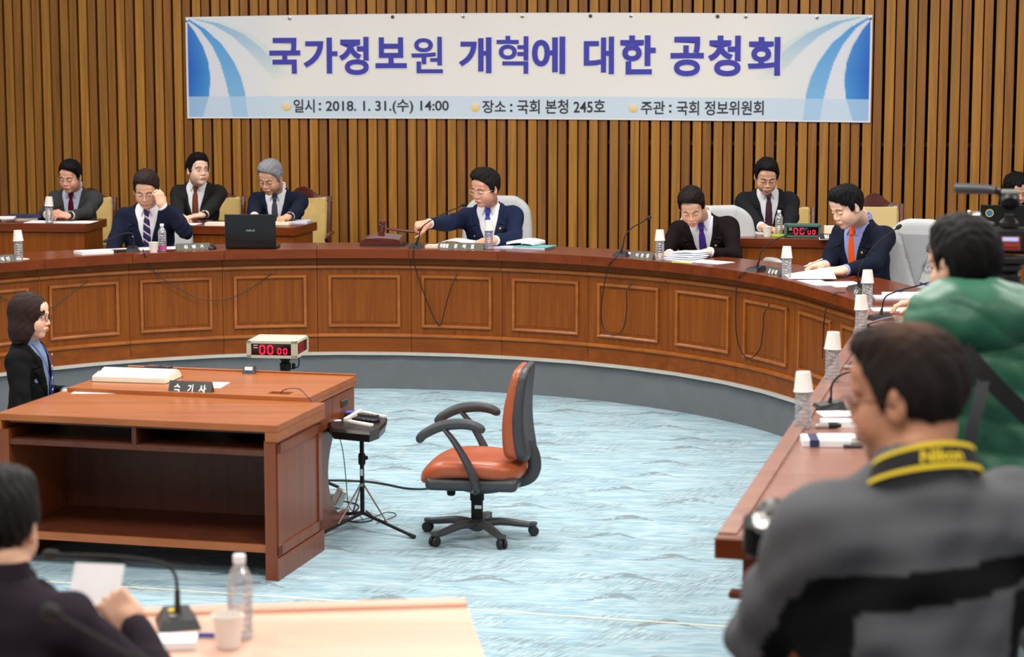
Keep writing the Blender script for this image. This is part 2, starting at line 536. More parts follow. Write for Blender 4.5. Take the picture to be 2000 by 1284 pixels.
# ---------------------------------------------------------------- implicit surfaces for people and upholstery
def smin(a, b, k):
    h = np.clip(.5 + .5 * (b - a) / k, 0, 1)
    return b + (a - b) * h - k * h * (1 - h)
def smax(a, b, k):
    return -smin(-a, -b, k)
def ell(p, c, r):
    q = (p - np.array(c, np.float32)) / np.array(r, np.float32)
    k0 = np.sqrt((q * q).sum(1)) + 1e-9
    q2 = q / np.array(r, np.float32)
    k1 = np.sqrt((q2 * q2).sum(1)) + 1e-9
    return k0 * (k0 - 1) / k1
def cap(p, a, b, ra, rb):
    a = np.array(a, np.float32); b = np.array(b, np.float32)
    ab = b - a; t = np.clip(((p - a) @ ab) / (ab @ ab + 1e-12), 0, 1)
    d = p - a - t[:, None] * ab
    return np.sqrt((d * d).sum(1)) - (ra + (rb - ra) * t)
def rbox(p, c, h, r, R=None):
    q = p - np.array(c, np.float32)
    if R is not None: q = q @ np.asarray(R, np.float32)
    q = np.abs(q) - (np.array(h, np.float32) - r)
    return np.sqrt((np.maximum(q, 0) ** 2).sum(1)) + np.minimum(q.max(1), 0) - r

def surf(fn, lo, hi, h, block=4):
    """mesh of fn = 0 (surface nets), evaluated only near the surface"""
    lo = np.array(lo, np.float32); hi = np.array(hi, np.float32)
    nb = np.maximum(1, np.ceil((hi - lo) / (h * block)).astype(int)); n = nb * block
    g = np.stack(np.meshgrid(*[np.arange(b) for b in nb], indexing='ij'), -1).reshape(-1, 3)
    cen = lo + (g * block + (block - 1) / 2) * h
    d = fn(cen.astype(np.float32))
    V = np.repeat(np.repeat(np.repeat(d.reshape(nb), block, 0), block, 1), block, 2).astype(np.float32)
    near = np.abs(d) < h * block * 1.75
    gi = g[near]
    off = np.stack(np.meshgrid(*[np.arange(block)] * 3, indexing='ij'), -1).reshape(-1, 3)
    idx = (gi[:, None, :] * block + off[None]).reshape(-1, 3)
    V[idx[:, 0], idx[:, 1], idx[:, 2]] = fn((lo + idx * h).astype(np.float32))
    s = V < 0
    c = np.zeros(n - 1, np.int8)
    corners = [(i, j, k) for i in (0, 1) for j in (0, 1) for k in (0, 1)]
    for i, j, k in corners: c += s[i:n[0] - 1 + i, j:n[1] - 1 + j, k:n[2] - 1 + k]
    act = (c > 0) & (c < 8)
    A = np.argwhere(act)
    if len(A) == 0: return np.zeros((0, 3)), np.zeros((0, 4), int)
    ind = -np.ones(n - 1, np.int64); ind[act] = np.arange(len(A))
    P = np.zeros((len(A), 3)); cnt = np.zeros(len(A))
    vals = {q: V[A[:, 0] + q[0], A[:, 1] + q[1], A[:, 2] + q[2]] for q in corners}
    for q in corners:
        for ax in range(3):
            if q[ax] == 0:
                r_ = list(q); r_[ax] = 1; r_ = tuple(r_)
                a, b = vals[q], vals[r_]
                m = (a < 0) != (b < 0)
                t = np.where(m, a / np.where(m, a - b, 1), 0)
                pt = np.tile(np.array(q, float), (len(A), 1)); pt[:, ax] += t
                P[m] += pt[m]; cnt[m] += 1
    P = lo + (A + P / cnt[:, None]) * h
    F = []
    for ax in range(3):
        o1, o2 = (ax + 1) % 3, (ax + 2) % 3
        sl0 = [slice(None)] * 3; sl1 = [slice(None)] * 3
        sl0[ax] = slice(0, n[ax] - 1); sl1[ax] = slice(1, n[ax])
        e = s[tuple(sl0)] != s[tuple(sl1)]
        E_ = np.argwhere(e)
        E_ = E_[(E_[:, o1] > 0) & (E_[:, o2] > 0) & (E_[:, o1] < n[o1] - 1) & (E_[:, o2] < n[o2] - 1)]
        if len(E_) == 0: continue
        def cell(d1, d2):
            q = E_.copy(); q[:, o1] -= d1; q[:, o2] -= d2
            return ind[q[:, 0], q[:, 1], q[:, 2]]
        quad = np.stack([cell(1, 1), cell(0, 1), cell(0, 0), cell(1, 0)], 1)
        inside = s[E_[:, 0], E_[:, 1], E_[:, 2]]
        quad[~inside] = quad[~inside][:, ::-1]
        quad = quad[(quad >= 0).all(1)]
        F.append(quad)
    return P, np.concatenate(F)

def frame(yaw, pitch=0, roll=0):
    """columns right, forward, up; yaw 0 faces the camera side of the room, pitch leans forward/down"""
    y, p, r_ = math.radians(yaw), math.radians(pitch), math.radians(roll)
    f = np.array([math.sin(y), -math.cos(y), 0.]); u = np.array([0, 0, 1.]); r0 = np.cross(f, u)
    f2 = f * math.cos(p) - u * math.sin(p); u2 = u * math.cos(p) + f * math.sin(p)
    r3 = r0 * math.cos(r_) + u2 * math.sin(r_); u3 = u2 * math.cos(r_) - r0 * math.sin(r_)
    return np.stack([r3, f2, u3], 1)

def pl(x, pts):
    return np.interp(x, [a for a, b in pts], [b for a, b in pts]).astype(np.float32)

# ---- head
def head_sdf(p, neck, fat=1.0, female=False):
    x = np.abs(p[:, 0]); q = p.copy(); q[:, 0] = x
    d = ell(p, (0, -.014, .035), (.076, .096, .092))
    d = smin(d, ell(p, (0, .018, -.045), (.066 * fat, .066, .072)), .03)
    d = smin(d, ell(q, (.034, .050, -.040), (.030 * fat, .032, .034)), .02)
    d = smin(d, ell(p, (0, .058, -.096), (.026 * fat, .024, .022)), .022)
    d = smin(d, ell(p, (0, .072, .050), (.052, .020, .034)), .02)
    d = smin(d, cap(q, (.012, .088, .021), (.044, .074, .022), .009, .008), .014)          # brows
    d = smax(d, -ell(q, (.031, .106, -.001), (.021, .020, .012)), .012)                     # sockets
    d = smin(d, ell(q, (.031, .0775, -.002), (.0155, .0125, .0105)), .004)                  # lids over the eyeballs
    d = smin(d, cap(p, (0, .086, .006), (0, .0985, -.032), .0075, .0120), .012)              # nose
    d = smin(d, ell(q, (.0135, .092, -.037), (.0090, .0095, .0075)), .006)
    d = smin(d, ell(p, (0, .086, -.066), (.025, .012, .014)), .014)
    d = smin(d, ell(p, (0, .0960, -.0615), (.021, .0065, .0042)), .004)                     # lips
    d = smin(d, ell(p, (0, .0945, -.0705), (.017, .0068, .0046)), .004)
    d = smax(d, -cap(q, (0, .1035, -.0662), (.022, .093, -.0668), .0014, .0012), .002)
    ear = ell(q, (.079, -.012, -.006), (.0085, .019, .031))
    ear = smax(ear, -ell(q, (.088, -.006, -.004), (.006, .010, .018)), .004)
    d = smin(d, ear, .006)
    nr = .047 if female else .057
    d = smin(d, cap(p, (0, -.030, -.050), neck, nr, nr + .004), .022)
    return d

def hair_sdf(p, style):
    x = p[:, 0]; y = p[:, 1]; z = p[:, 2]; ax = np.abs(x)
    t = style.get('t', .012); top = style.get('top', .012); sw = style.get('sweep', 0.)
    d = ell(p, (0, -.014, .034), (.077 + t, .097 + t, .093 + t))
    d = smin(d, ell(p, (sw, .030, .098), (.066, .066, .030 + top)), .03)
    a1 = np.sin(x * 260 + np.sin(y * 60) * 2 + z * 60) * .0012 + np.sin(y * 190 + x * 130 + np.sin(z * 70) * 2) * .0012 + np.sin(x * 95 - y * 70 + z * 40) * .0018
    d = d + a1 * style.get('rough', 1.)
    hl = style.get('line', .078); side = style.get('side', 0.)
    kind = style.get('kind', 'short')
    if kind == 'short':
        zl = pl(y, [(-.12, -.080), (-.040, -.082), (-.028, -.030), (-.014, .030), (-.004, .034), (.003, -.012), (.022, -.014), (.034, .028), (.056, hl - .014), (.085, hl), (.13, hl + .004)])
        zl = zl + .010 * np.sin(np.clip((x * (1 if style.get('part', 1) > 0 else -1) + .03) * 34, -1.5, 1.5)) * (y > .045) * style.get('fringe', 1.)
        m = smax(d, (zl - z) * .75, .006)
        if style.get('bald'):
            m = m + .004 * np.exp(-((p - np.array([-.01, -.01, .13], np.float32)) ** 2).sum(1) / .004)
    elif kind == 'bob':
        m0 = ell(p, (0, -.018, .030), (.099, .112, .104))
        low = ell(p, (0, -.028, -.075), (.108, .094, .105)) + a1
        d = smin(m0 + a1, smax(low, (-.165 - z), .02), .03)
        face = ell(p, (0, .105, -.045), (.068, .080, .118))
        face = smax(face, (z - .026 - .014 * np.cos(x * 40 + 1.0)), .006)
        hollow = ell(p, (0, .03, -.12), (.070, .085, .10))
        m = smax(smax(d, -face, .006), -hollow, .008)
    elif kind == 'long':
        m0 = ell(p, (0, -.018, .032), (.092, .108, .103)) + a1
        low = smin(ell(p, (0, -.045, -.13), (.105, .075, .20)), m0, .03) + a1
        face = smax(ell(p, (.008, .10, -.035), (.062, .075, .115)), z - .06, .006)
        m = smax(smin(m0, low, .03), -face, .008)
    return m

HANDS = {
    'flat':  [(.10, .15, .10), .25],
    'relax': [(.35, .45, .30), .35],
    'grip':  [(1.25, 1.35, .8), .9],
    'pinch': [(.75, .85, .5), .7],
    'pen':   [(.8, .9, .5), .7],
}
def hand_sdf(p, pose, side):
    """wrist at 0, fingers toward +y, palm facing -z, thumb on side*x"""
    (c1, c2, c3), th = HANDS[pose]
    d = rbox(p, (0, .048, 0), (.040, .042, .014), .013)
    d = smin(d, cap(p, (0, -.010, 0), (0, .02, 0), .0255, .027), .02)
    rows = [(.030, .085, .066, .0088), (.0105, .090, .074, .0090), (-.0105, .088, .069, .0086), (-.030, .080, .054, .0078)]
    for i, (fx, fy, ln, r_) in enumerate(rows):
        a = np.array([fx * side, fy, 0.]); ang = 0; sp = (1.5 - i) * .05 * side
        for seg, (fr, cu) in enumerate(((.46, c1), (.30, c2), (.24, c3))):
            ang += cu * (1 + .08 * i)
            b = a + ln * fr * np.array([math.sin(sp) * math.cos(ang), math.cos(ang), -math.sin(ang)])
            s_ = cap(p, a, b, r_ * (1 - .06 * seg), r_ * (.95 - .06 * seg))
            d = smin(d, s_, .004 if seg else .008); a = b
    a = np.array([.030 * side, .022, -.006]); b = a + np.array([.026 * side, .030, -.008 - .012 * th])
    c = b + .032 * np.array([side * (.55 - .5 * th), .85, -.25 - .5 * th]); e = c + .024 * np.array([side * (.3 - .7 * th), .9, -.3 - .4 * th])
    d = smin(d, cap(p, a, b, .015, .0115), .012); d = smin(d, cap(p, b, c, .0112, .0100), .004); d = smin(d, cap(p, c, e, .0098, .0082), .003)
    return d

def body_frame_axes(direction, normal):
    y = V3(direction); y /= np.linalg.norm(y)
    z = V3(normal); z = z - y * (z @ y); z /= np.linalg.norm(z)
    return np.stack([np.cross(y, z), y, z], 1)

def elbow_ik(S, W, la, lb, pole):
    d = W - S; L = np.linalg.norm(d)
    if L > (la + lb) * .998:
        W = S + d / L * (la + lb) * .998; d = W - S; L = np.linalg.norm(d)
    x = (L * L + la * la - lb * lb) / (2 * L); h = math.sqrt(max(1e-6, la * la - x * x))
    n = d / L; q = V3(pole); q = q - n * (q @ n); q /= np.linalg.norm(q)
    return S + n * x + q * h, W

SKIN = {'tan': (218, 170, 142), 'pale': (228, 188, 164), 'ruddy': (220, 164, 138), 'deep': (188, 132, 102)}

def person(label, head, neck, yaw, lean=8, troll=0, hyaw=0, hpitch=0, hroll=0, k=1.0, arms=None, skin='tan',
           hair_col=(26, 22, 22), hair=None, suit=(30, 34, 50), shirt=(232, 232, 238), tie=None, glasses=None,
           seat=None, floor=.27, female=False, fat=1.0, group=None, kind='suit', h=.006, eyes='down',
           stripe=None, pin=None, badge=None, watch=None, suit_mat=None, legs=True, jacket_name='jacket', lips=(176, 96, 88), standing=False, wide=1.0, jcol=None, extra=None):
    """head, neck: world points (middle of the head, base of the neck)"""
    hair = hair or {}
    head = V3(head); N = V3(neck)
    T = frame(yaw, lean, troll); Hd = frame(hyaw, hpitch, hroll)
    pel = N + T @ np.array([0, 0, -.52 * k])
    base = np.array([pel[0], pel[1], floor])
    root = thing('person', base, label, 'person', group)
    toT = lambda P: (np.asarray(P, np.float32) - N.astype(np.float32)) @ T.astype(np.float32) / k
    fromT = lambda P: P * k @ T.T + N
    toH = lambda P: (np.asarray(P) - head) @ Hd / k
    fromH = lambda P: P * k @ Hd.T + head
    sm = suit_mat or fabric('cloth', tuple(v * .82 for v in suit), .85, 300, .18, 0, stripe)
    shm = fabric('shirt_cloth', shirt, .8, 300, .05, .1)
    # ---- arms
    A = {}
    for sd, nm in ((1, 'R'), (-1, 'L')):
        a = (arms or {}).get(nm)
        if a is None: continue
        S = fromT(np.array([[sd * .168 * wide, -.005, -.108]]))[0]
        W = V3(a['w']); pole = a.get('pole')
        if pole is None: pole = T @ np.array([sd * .8, -.3, -1.])
        E, W = elbow_ik(S, W, .285 * k, .25 * k, pole)
        A[nm] = dict(S=S, E=E, W=W, sd=sd, a=a)
    # ---- body: head and neck, hands, and the trunk inside the clothes, one mesh
    sk = np.array(srgb(*SKIN[skin]))
    nl = toH(N[None])[0]
    P, F = surf(lambda p: head_sdf(p, nl, fat, female), (-.12, -.14, min(-.17, nl[2] - .03)), (.12, .14, .14), .0032)
    col = np.tile(sk, (len(P), 1))
    x, y, z = np.abs(P[:, 0]), P[:, 1], P[:, 2]
    def paint(mask, c, a=1.0):
        col[mask] = col[mask] * (1 - a) + np.array(srgb(*c)) * a
    paint((y > .04) & (z < -.025) & (z > -.055) & (x > .02), (200, 120, 100), .22)
    paint((y > .085) & (x < .023 - np.abs(z + .0665) * .9) & (np.abs(z + .0665) < .0085), lips, .8)
    br = .0205 + .004 * np.sin(np.clip((x - .014) / .034, 0, 1) * 3.1) - .003 * (x > .04)
    paint((y > .05) & (x > .014) & (x < .049) & (np.abs(z - br) < (.0030 if female else .0042)), hair_col if sum(hair_col) < 300 else (90, 84, 80), .8)
    if eyes == 'down':
        paint((y > .06) & (x > .017) & (x < .045) & (np.abs(z + .0070 - .002 * np.cos((x - .031) * 100)) < .0019), (38, 26, 24), .9)
    else:
        e = (((x - .031) / .0135) ** 2 + ((z + .001) / .0048) ** 2) < 1
        paint((y > .06) & e, (226, 220, 214), .9)
        gz = 0.0 if eyes == 'open' else .0
        paint((y > .06) & e & (np.hypot(P[:, 0] - np.sign(P[:, 0]) * .031 - gz, z + .001) < .0052), (30, 20, 18), 1)
        paint((y > .06) & (x > .016) & (x < .046) & (np.abs(z - .0045 - .001 * np.cos((x - .031) * 100)) < .0016), (40, 28, 26), .8)
    paint((y > .094) & (z < -.041) & (z > -.046) & (x > .004) & (x < .012), (96, 52, 44), .6)
    sh = hair_sdf(P, hair) < .004
    if hair.get('kind', 'short') == 'short': paint(sh & (z > -.09), hair_col, .55)
    vs, fs, cs = [fromH(P)], [F], [col]; n0 = len(P)
    for nm, q in A.items():
        a = q['a']
        if a.get('hand', True):
            Rm = body_frame_axes(a['dir'], a['n'])
            side = a.get('thumb', -q['sd'])
            P2, F2 = surf(lambda p: hand_sdf(p, a.get('pose', 'relax'), side), (-.09, -.05, -.10), (.09, .18, .05), .0034)
            P2w = P2 * k * a.get('scale', 1.0) @ Rm.T + q['W']
            vs.append(P2w); fs.append(F2 + n0); n0 += len(P2)
            c2 = np.tile(sk * 1.02, (len(P2), 1)); cs.append(c2)
    def trunk(p):
        d = ell(p, (0, .0, -.19), (.14, .085, .18))
        d = smin(smin(d, ell(p, (0, .01, -.40), (.135, .095, .16)), .05), cap(p, (0, -.01, -.08), (0, -.01, .03), .05, .045), .03)
        for S_, E_, W_ in AL:
            d = smin(d, np.minimum(cap(p, S_, E_, .034, .028), cap(p, E_, W_, .028, .0215)), .012)
        return d
    AL = [(toT(q['S'][None])[0], toT(q['E'][None])[0], toT(q['W'][None])[0]) for q in A.values()]
    ap = np.array([v for t_ in AL for v in t_] + [[0, 0, 0]])
    P3, F3 = surf(trunk, np.minimum(ap.min(0) - .06, [-.2, -.16, -.6]), np.maximum(ap.max(0) + .06, [.2, .16, .10]), .015)
    vs.append(fromT(P3)); fs.append(F3 + n0); cs.append(np.tile(sk, (len(P3), 1)))
    mk('body', np.concatenate(vs), np.concatenate(fs), M['skin'], root, True, colors=np.concatenate(cs))
    # ---- hair
    rr = .125
    lo = (-rr, -.15, -.20 if hair.get('kind') == 'bob' else (-.36 if hair.get('kind') == 'long' else -.12)); hi = (rr, .14, .175)
    P, F = surf(lambda p: hair_sdf(p, hair), lo, hi, .0042)
    hm, nt, b = new_mat('hair')
    tc = nt.nodes.new('ShaderNodeTexCoord'); nz = nt.nodes.new('ShaderNodeTexNoise'); mp = nt.nodes.new('ShaderNodeMapping')
    mp.inputs['Scale'].default_value = (240, 30, 60); nz.inputs['Scale'].default_value = 1; nz.inputs['Detail'].default_value = 3
    mx = nt.nodes.new('ShaderNodeMix'); mx.data_type = 'RGBA'
    c = srgb(*hair_col); mx.inputs[6].default_value = (*[v * .4 for v in c], 1); mx.inputs[7].default_value = (*[min(1, v * 1.2) for v in c], 1)
    nt.links.new(tc.outputs['Object'], mp.inputs[0]); nt.links.new(mp.outputs[0], nz.inputs[0]); nt.links.new(nz.outputs[0], mx.inputs[0])
    nt.links.new(mx.outputs[2], b.inputs['Base Color']); b.inputs['Roughness'].default_value = .62; b.inputs['Specular IOR Level'].default_value = .12
    bp = nt.nodes.new('ShaderNodeBump'); bp.inputs['Strength'].default_value = .55; bp.inputs['Distance'].default_value = .004
    nt.links.new(nz.outputs[0], bp.inputs['Height']); nt.links.new(bp.outputs[0], b.inputs['Normal'])
    if hair.get('bald'):
        g_ = np.exp(-((P - np.array([-.005, -.02, .135])) ** 2).sum(1) / .0022)[:, None]
        hc = np.array(srgb(*hair_col)) * (1 - .6 * g_) + np.array(srgb(120, 86, 68)) * .6 * g_
        mk('hair', fromH(P), F, M['twotone'], root, True, colors=hc)
    else: mk('hair', fromH(P), F, hm, root, True)
    # ---- glasses
    if glasses:
        g = MB()
        for s_ in (-1, 1):
            ring = [[s_ * .033 + .0215 * math.copysign(abs(math.cos(t)) ** .75, math.cos(t)), .1015 - .05 * (abs(s_ * .033 + .0215 * math.cos(t)) ** 1.6) * 2, -.004 + .0145 * math.copysign(abs(math.sin(t)) ** .75, math.sin(t))] for t in np.linspace(0, 2 * math.pi, 20)[:-1]]
            g.tube(ring, glasses[1], 6, closed=True)
            g.tube([[s_ * .053, .094, .002], [s_ * .076, .072, .004], [s_ * .083, .01, .004], [s_ * .083, -.015, -.006]], glasses[1], 6)
        g.tube([[-.012, .103, .0], [0, .107, .003], [.012, .103, .0]], glasses[1], 6)
        mk('glasses', fromH(np.concatenate(g.v)), g.f, plain('spectacle_frame', glasses[0], .3, .6), root, True)
    # ---- clothes: shared trunk form in the trunk frame
    arml = {nm: (toT(q['S'][None])[0], toT(q['E'][None])[0], toT(q['W'][None])[0]) for nm, q in A.items()}
    ww = wide
    fb = .88 if female else 1.0
    def form(p):
        d = ell(p, (0, .012, -.20), (.168 * ww * fb, .118 * fb, .19))
        d = smin(d, ell(p, (0, .022, -.38), (.160 * ww * fb, .122 * fb, .19)), .06)
        d = smin(d, ell(p, (0, 0, -.50), (.170 * ww * fb, .130, .12)), .05)
        d = smin(d, cap(p, (-.145 * ww * fb, -.012, -.090), (.145 * ww * fb, -.012, -.090), .060, .060), .05)
        d = smin(d, cap(p, (0, -.012, -.09), (0, -.018, .012), .095, .056), .05)
        return d
    def wr(p, am=.0022):
        x, y, z = p[:, 0], p[:, 1], p[:, 2]
        return am * (np.sin(z * 38 + x * 22 + np.sin(y * 24) * 1.5) + .7 * np.sin(x * 52 - z * 30 + y * 33) + .5 * np.sin(z * 75 + y * 50))
    def arms_sdf(p, rs=1.0, cut=0.0):
        d = None
        for nm, (S, E, W) in arml.items():
            dl = (W - E) / np.linalg.norm(W - E); W2 = W - dl * (.012 + cut)
            a = cap(p, S, E, .061 * rs, .051 * rs)
            b = cap(p, E, W2, .052 * rs, .038 * rs)
            b = smax(b, (p - W2.astype(np.float32)) @ dl.astype(np.float32) - .004, .004)
            q = smin(a, b, .02)
            t = np.exp(-((p - E.astype(np.float32)) ** 2).sum(1) / .012)
            q = q + t * .0035 * np.sin(((p - E.astype(np.float32)) @ (dl.astype(np.float32))) * 130)
            d = q if d is None else np.minimum(d, q)
        return d
    vt, vb, vw = .0, -.33, .080      # top, bottom and half width of the V opening
    def vhalf(z): return vw * np.clip((z - vb) / (-.035 - vb), 0, 1) ** .85
    neckcyl = lambda p, r_: np.sqrt(p[:, 0] ** 2 + (p[:, 1] + .012 - .0 * p[:, 2]) ** 2) - r_
    def jacket(p):
        f = form(p); x, y, z = np.abs(p[:, 0]), p[:, 1], p[:, 2]
        if kind == 'suit':
            vh = vhalf(z); tt = np.clip((z - vb) / (-.035 - vb), 0, 1)
            lw = np.where(z < -.125, .014 + .062 * np.clip((z - vb) / (-.125 - vb), 0, 1), .040 - .1 * (z + .125))
            inlap = (y > 0) & (z > vb) & (z < .02) & (x > vh) & (x < vh + lw)
            notch = np.abs(z + .125 + (x - vh) * .35) < .0045
            f = f - np.where(inlap & ~(notch & (x > vh + .022)), .0085, 0)
            f = smax(f, -np.maximum(np.maximum(x - vh, -y - .0), vb - z), .004)
            f = np.where((x < .004) & (y > 0) & (z < vb), f + .002, f)
        a = arms_sdf(p)
        d = f if a is None else smin(f, a, .045)
        d = d + wr(p)
        zc = -.60 if kind != 'puffer' else -.62
        d = smax(d, zc - z, .01)
        if kind in ('suit',):
            d = smax(d, -np.maximum(neckcyl(p, .062), -.028 - z), .006)
        return d
    if kind == 'puffer':
        def jacket(p, f0=form):
            f = f0(p) - .028; z = p[:, 2]
            a = arms_sdf(p, 1.35, -.01)
            d = f if a is None else smin(f, a, .04)
            q = np.abs(np.sin((z + .02 * np.sin(p[:, 0] * 9)) * math.pi / .085))
            d = d - .012 * q ** .6 + .003 * np.sin(p[:, 0] * 60 + p[:, 2] * 25) * np.sin(p[:, 1] * 45 + z * 60)
            return smax(d, -.62 - z, .01)
    if kind == 'fleece':
        def jacket(p, f0=form):
            f = f0(p) - .012; z = p[:, 2]
            f = smin(f, cap(p, (0, -.018, -.03), (0, -.020, .002), .085, .070), .03)
            a = arms_sdf(p, 1.2, -.01)
            d = (f if a is None else smin(f, a, .05)) + wr(p, .004)
            return smax(smax(d, -.62 - z, .01), -np.maximum(neckcyl(p, .060), .0 - z), .008)
    allp = np.array([v for t in arml.values() for v in t] + [[0, 0, 0]])
    lo = np.minimum(allp.min(0) - .11, [-.27 * ww, -.22, -.64]); hi = np.maximum(allp.max(0) + .11, [.27 * ww, .24, .07])
    P, F = surf(jacket, lo, hi, h)
    jk = mk(jacket_name, fromT(P), F, M['twotone'] if jcol else sm, root, True, colors=jcol(P) if jcol else None)
    if extra: extra(root, fromT, T, k, sm)
    # ---- shirt: front, collar, cuffs
    if kind == 'suit':
        def shirt_f(p):
            x, y, z = np.abs(p[:, 0]), p[:, 1], p[:, 2]
            f = form(p) + .004
            f = np.maximum(f, np.maximum(x - .115, np.maximum(-.02 - y, -.36 - z)))
            f = smax(f, z - .03, .004)
            if female:
                col_ = np.maximum(np.abs(np.sqrt(p[:, 0] ** 2 + (y + .012) ** 2) - .056) - .006, np.maximum(-.05 - z, z - .045))
                return smin(f, col_, .02)
            rn = np.sqrt(p[:, 0] ** 2 + (y + .014) ** 2)
            ztop = .036 - .030 * np.clip((y + .014) / .07, 0, 1); zbot = -.04 - .0 * y
            band = np.maximum(np.abs(rn - .0615 - .03 * (ztop - z)) - .0035, np.maximum(zbot - z, z - ztop))
            band = np.maximum(band, -(np.maximum(x - (.004 + .35 * np.clip(ztop - z, 0, 1)), -y)))
            flap = np.maximum(form(p) - .007, np.maximum(np.maximum(.006 + .50 * (-.004 - z) - x, z - .012), (-.075 - .25 * (x - .03)) - z))
            flap = np.maximum(flap, np.maximum(x - .062 - .35 * z, -.0 - y))
            f = np.minimum(np.minimum(f, band), flap)
            return f
        P, F = surf(shirt_f, (-.13, -.10, -.38), (.13, .17, .06), .0042)
        sv, sf = [fromT(P)], [F]
        cuffs = []
        for nm, q in A.items():
            if not q['a'].get('hand', True): continue
            S_, E_, W_ = arml[nm]; dl = (W_ - E_) / np.linalg.norm(W_ - E_)
            a0, a1 = W_ - dl * .05, W_ + dl * .006
            f2 = lambda p: np.maximum(np.maximum(cap(p, a0, a1 + dl * .05, .0345, .0335), (p - a1.astype(np.float32)) @ dl.astype(np.float32)), -((p - a0.astype(np.float32)) @ dl.astype(np.float32)))
            P2, F2 = surf(f2, np.minimum(a0, a1) - .05, np.maximum(a0, a1) + .05, .0042)
            if len(P2): cuffs.append((fromT(P2), F2))
        mk('turtleneck' if female else 'shirt', np.concatenate(sv), np.concatenate(sf), shm, root, True)
        for cv, cf in cuffs: mk('cuff', cv, cf, shm, root, True)
        if tie:
            def tie_f(p):
                x, y, z = np.abs(p[:, 0]), p[:, 1], p[:, 2]
                w_ = pl(z, [(-.36, .040), (-.10, .022), (-.075, .014), (-.055, .016), (-.022, .021), (-.012, .018)])
                th = np.where(z > -.062, .016, .0065) - .5 * np.clip(x, 0, .03) ** 1.2
                f = np.maximum(form(p) + .004 - th, np.maximum(x - w_, np.maximum(-.02 - y, np.maximum(z + .012, -.355 - z))))
                return f
            P, F = surf(tie_f, (-.06, -.03, -.37), (.06, .19, .01), .0038)
            tm = tie if not isinstance(tie, tuple) else fabric('tie_silk', tie, .45, 200, .15, .3)
            mk('tie', fromT(P), F, tm, root, True)
    def onfront(xl, zl):
        """point on the chest at trunk coordinates x, z"""
        ys = np.linspace(.25, -.05, 120).astype(np.float32)
        pts = np.stack([np.full(120, xl), ys, np.full(120, zl)], 1).astype(np.float32)
        d = jacket(pts); i = np.argmax(d < 0)
        return fromT(np.array([[xl, ys[i] + .002, zl]]))[0]
    if pin:
        for j, (px_, pz_, mt, r_) in enumerate(pin):
            m = MB().lathe([(r_ * .9, 0), (r_, .002), (r_ * .6, .004), (0.0005, .0045)], (0, 0, 0), 10, M=T @ np.array([[1, 0, 0], [0, 0, 1], [0, 1, 0]]) * k)
            mk('lapel_pin', np.concatenate(m.v) + onfront(px_, pz_), m.f, mt, root, True)
    if badge:
        c0 = onfront(*badge)
        MB().box(c0 + T @ np.array([0, .008, -.02]), (.062 * k, .004, .042 * k), M=T).build('name_badge', M['white'], root)
        MB().box(c0 + T @ np.array([0, .008, .012]), (.02, .006, .03), M=T).build('badge_clip', M['black'], root)
    if watch:
        q = A[watch]; dl = (q['W'] - q['E']) / np.linalg.norm(q['W'] - q['E'])
        Rm = body_frame_axes(dl, q['a']['n']); c0 = q['W'] + dl * .016
        m = MB().lathe([(.031 * k, -.007), (.033 * k, -.006), (.033 * k, .006), (.031 * k, .007)], c0, 16, M=Rm[:, [0, 2, 1]])
        m.build('watch_strap', M['blackm'], root, True)
        m = MB().lathe([(.016 * k, 0), (.016 * k, .007), (.013 * k, .009), (.001, .009)], c0 + Rm[:, 2] * .030 * k, 14, M=Rm)
        m.build('wristwatch', M['silver'], root, True)
    # ---- trousers and shoes
    if legs:
        yv = frame(yaw)
        hips = [pel + yv @ np.array([s_ * .09 * k, -.0, .0]) for s_ in (1, -1)]
        if standing:
            knees = [h_ + yv @ np.array([s_ * .01, .02, -(h_[2] - floor) * .5]) for h_, s_ in zip(hips, (1, -1))]
            ank = [np.array([kn[0], kn[1], floor + .09]) + yv @ np.array([0, -.02, 0]) for kn in knees]
        else:
            sz = seat if seat is not None else pel[2]
            knees = [np.array([*(h_ + yv @ np.array([s_ * .03, .40 * k, 0]))[:2], floor + .50 * k]) for h_, s_ in zip(hips, (1, -1))]
            ank = [np.array([*(kn + yv @ np.array([0, -.06, 0]))[:2], floor + .09]) for kn in knees]
        def tr(p):
            d = ell(p, pel, (.16, .16, .12))
            for i in range(2):
                d = smin(d, smin(cap(p, hips[i], knees[i], .088 * k, .064 * k), cap(p, knees[i], ank[i], .064 * k, .052 * k), .02), .04)
            return np.maximum(d, floor + .055 - p[:, 2])
        al = np.array(hips + knees + ank)
        P, F = surf(tr, al.min(0) - .2, al.max(0) + .2, .018)
        mk('trousers', P, F, sm if kind == 'suit' else M['blackm'], root, True)
        for a in ank:
            c0 = np.array([a[0], a[1], floor + .045]) + yv @ np.array([0, .055, 0])
            def sh_(p): 
                q = (p - c0) @ yv
                return np.maximum(ell(q, (0, 0, 0), (.048, .145, .06)), -.043 - q[:, 2])
            P, F = surf(sh_, c0 - .17, c0 + .17, .014)
            mk('shoe', P, F, M['black'], root, True)
    return root, dict(T=T, N=N, A=A, fromT=fromT, onfront=onfront, k=k, Hd=Hd, head=head, fromH=fromH)
# ---------------------------------------------------------------- the room
WT = math.radians(11.3)                                  # the back wall runs obliquely to the view
WDIR = np.array([math.cos(WT), -math.sin(WT), 0.]); WNRM = np.array([-math.sin(WT), -math.cos(WT), 0.])
W0 = np.array([0, 18.85, 0.])
PLAT = .27

def onwall(px, py, off=0.0):
    """(distance along the wall, height) under a picture point"""
    d = _ray(px, py); p0 = W0 + WNRM * off
    t = ((p0 - EYE) @ WNRM) / (d @ WNRM); P_ = EYE + d * t
    return (P_ - W0) @ WDIR, P_[2]

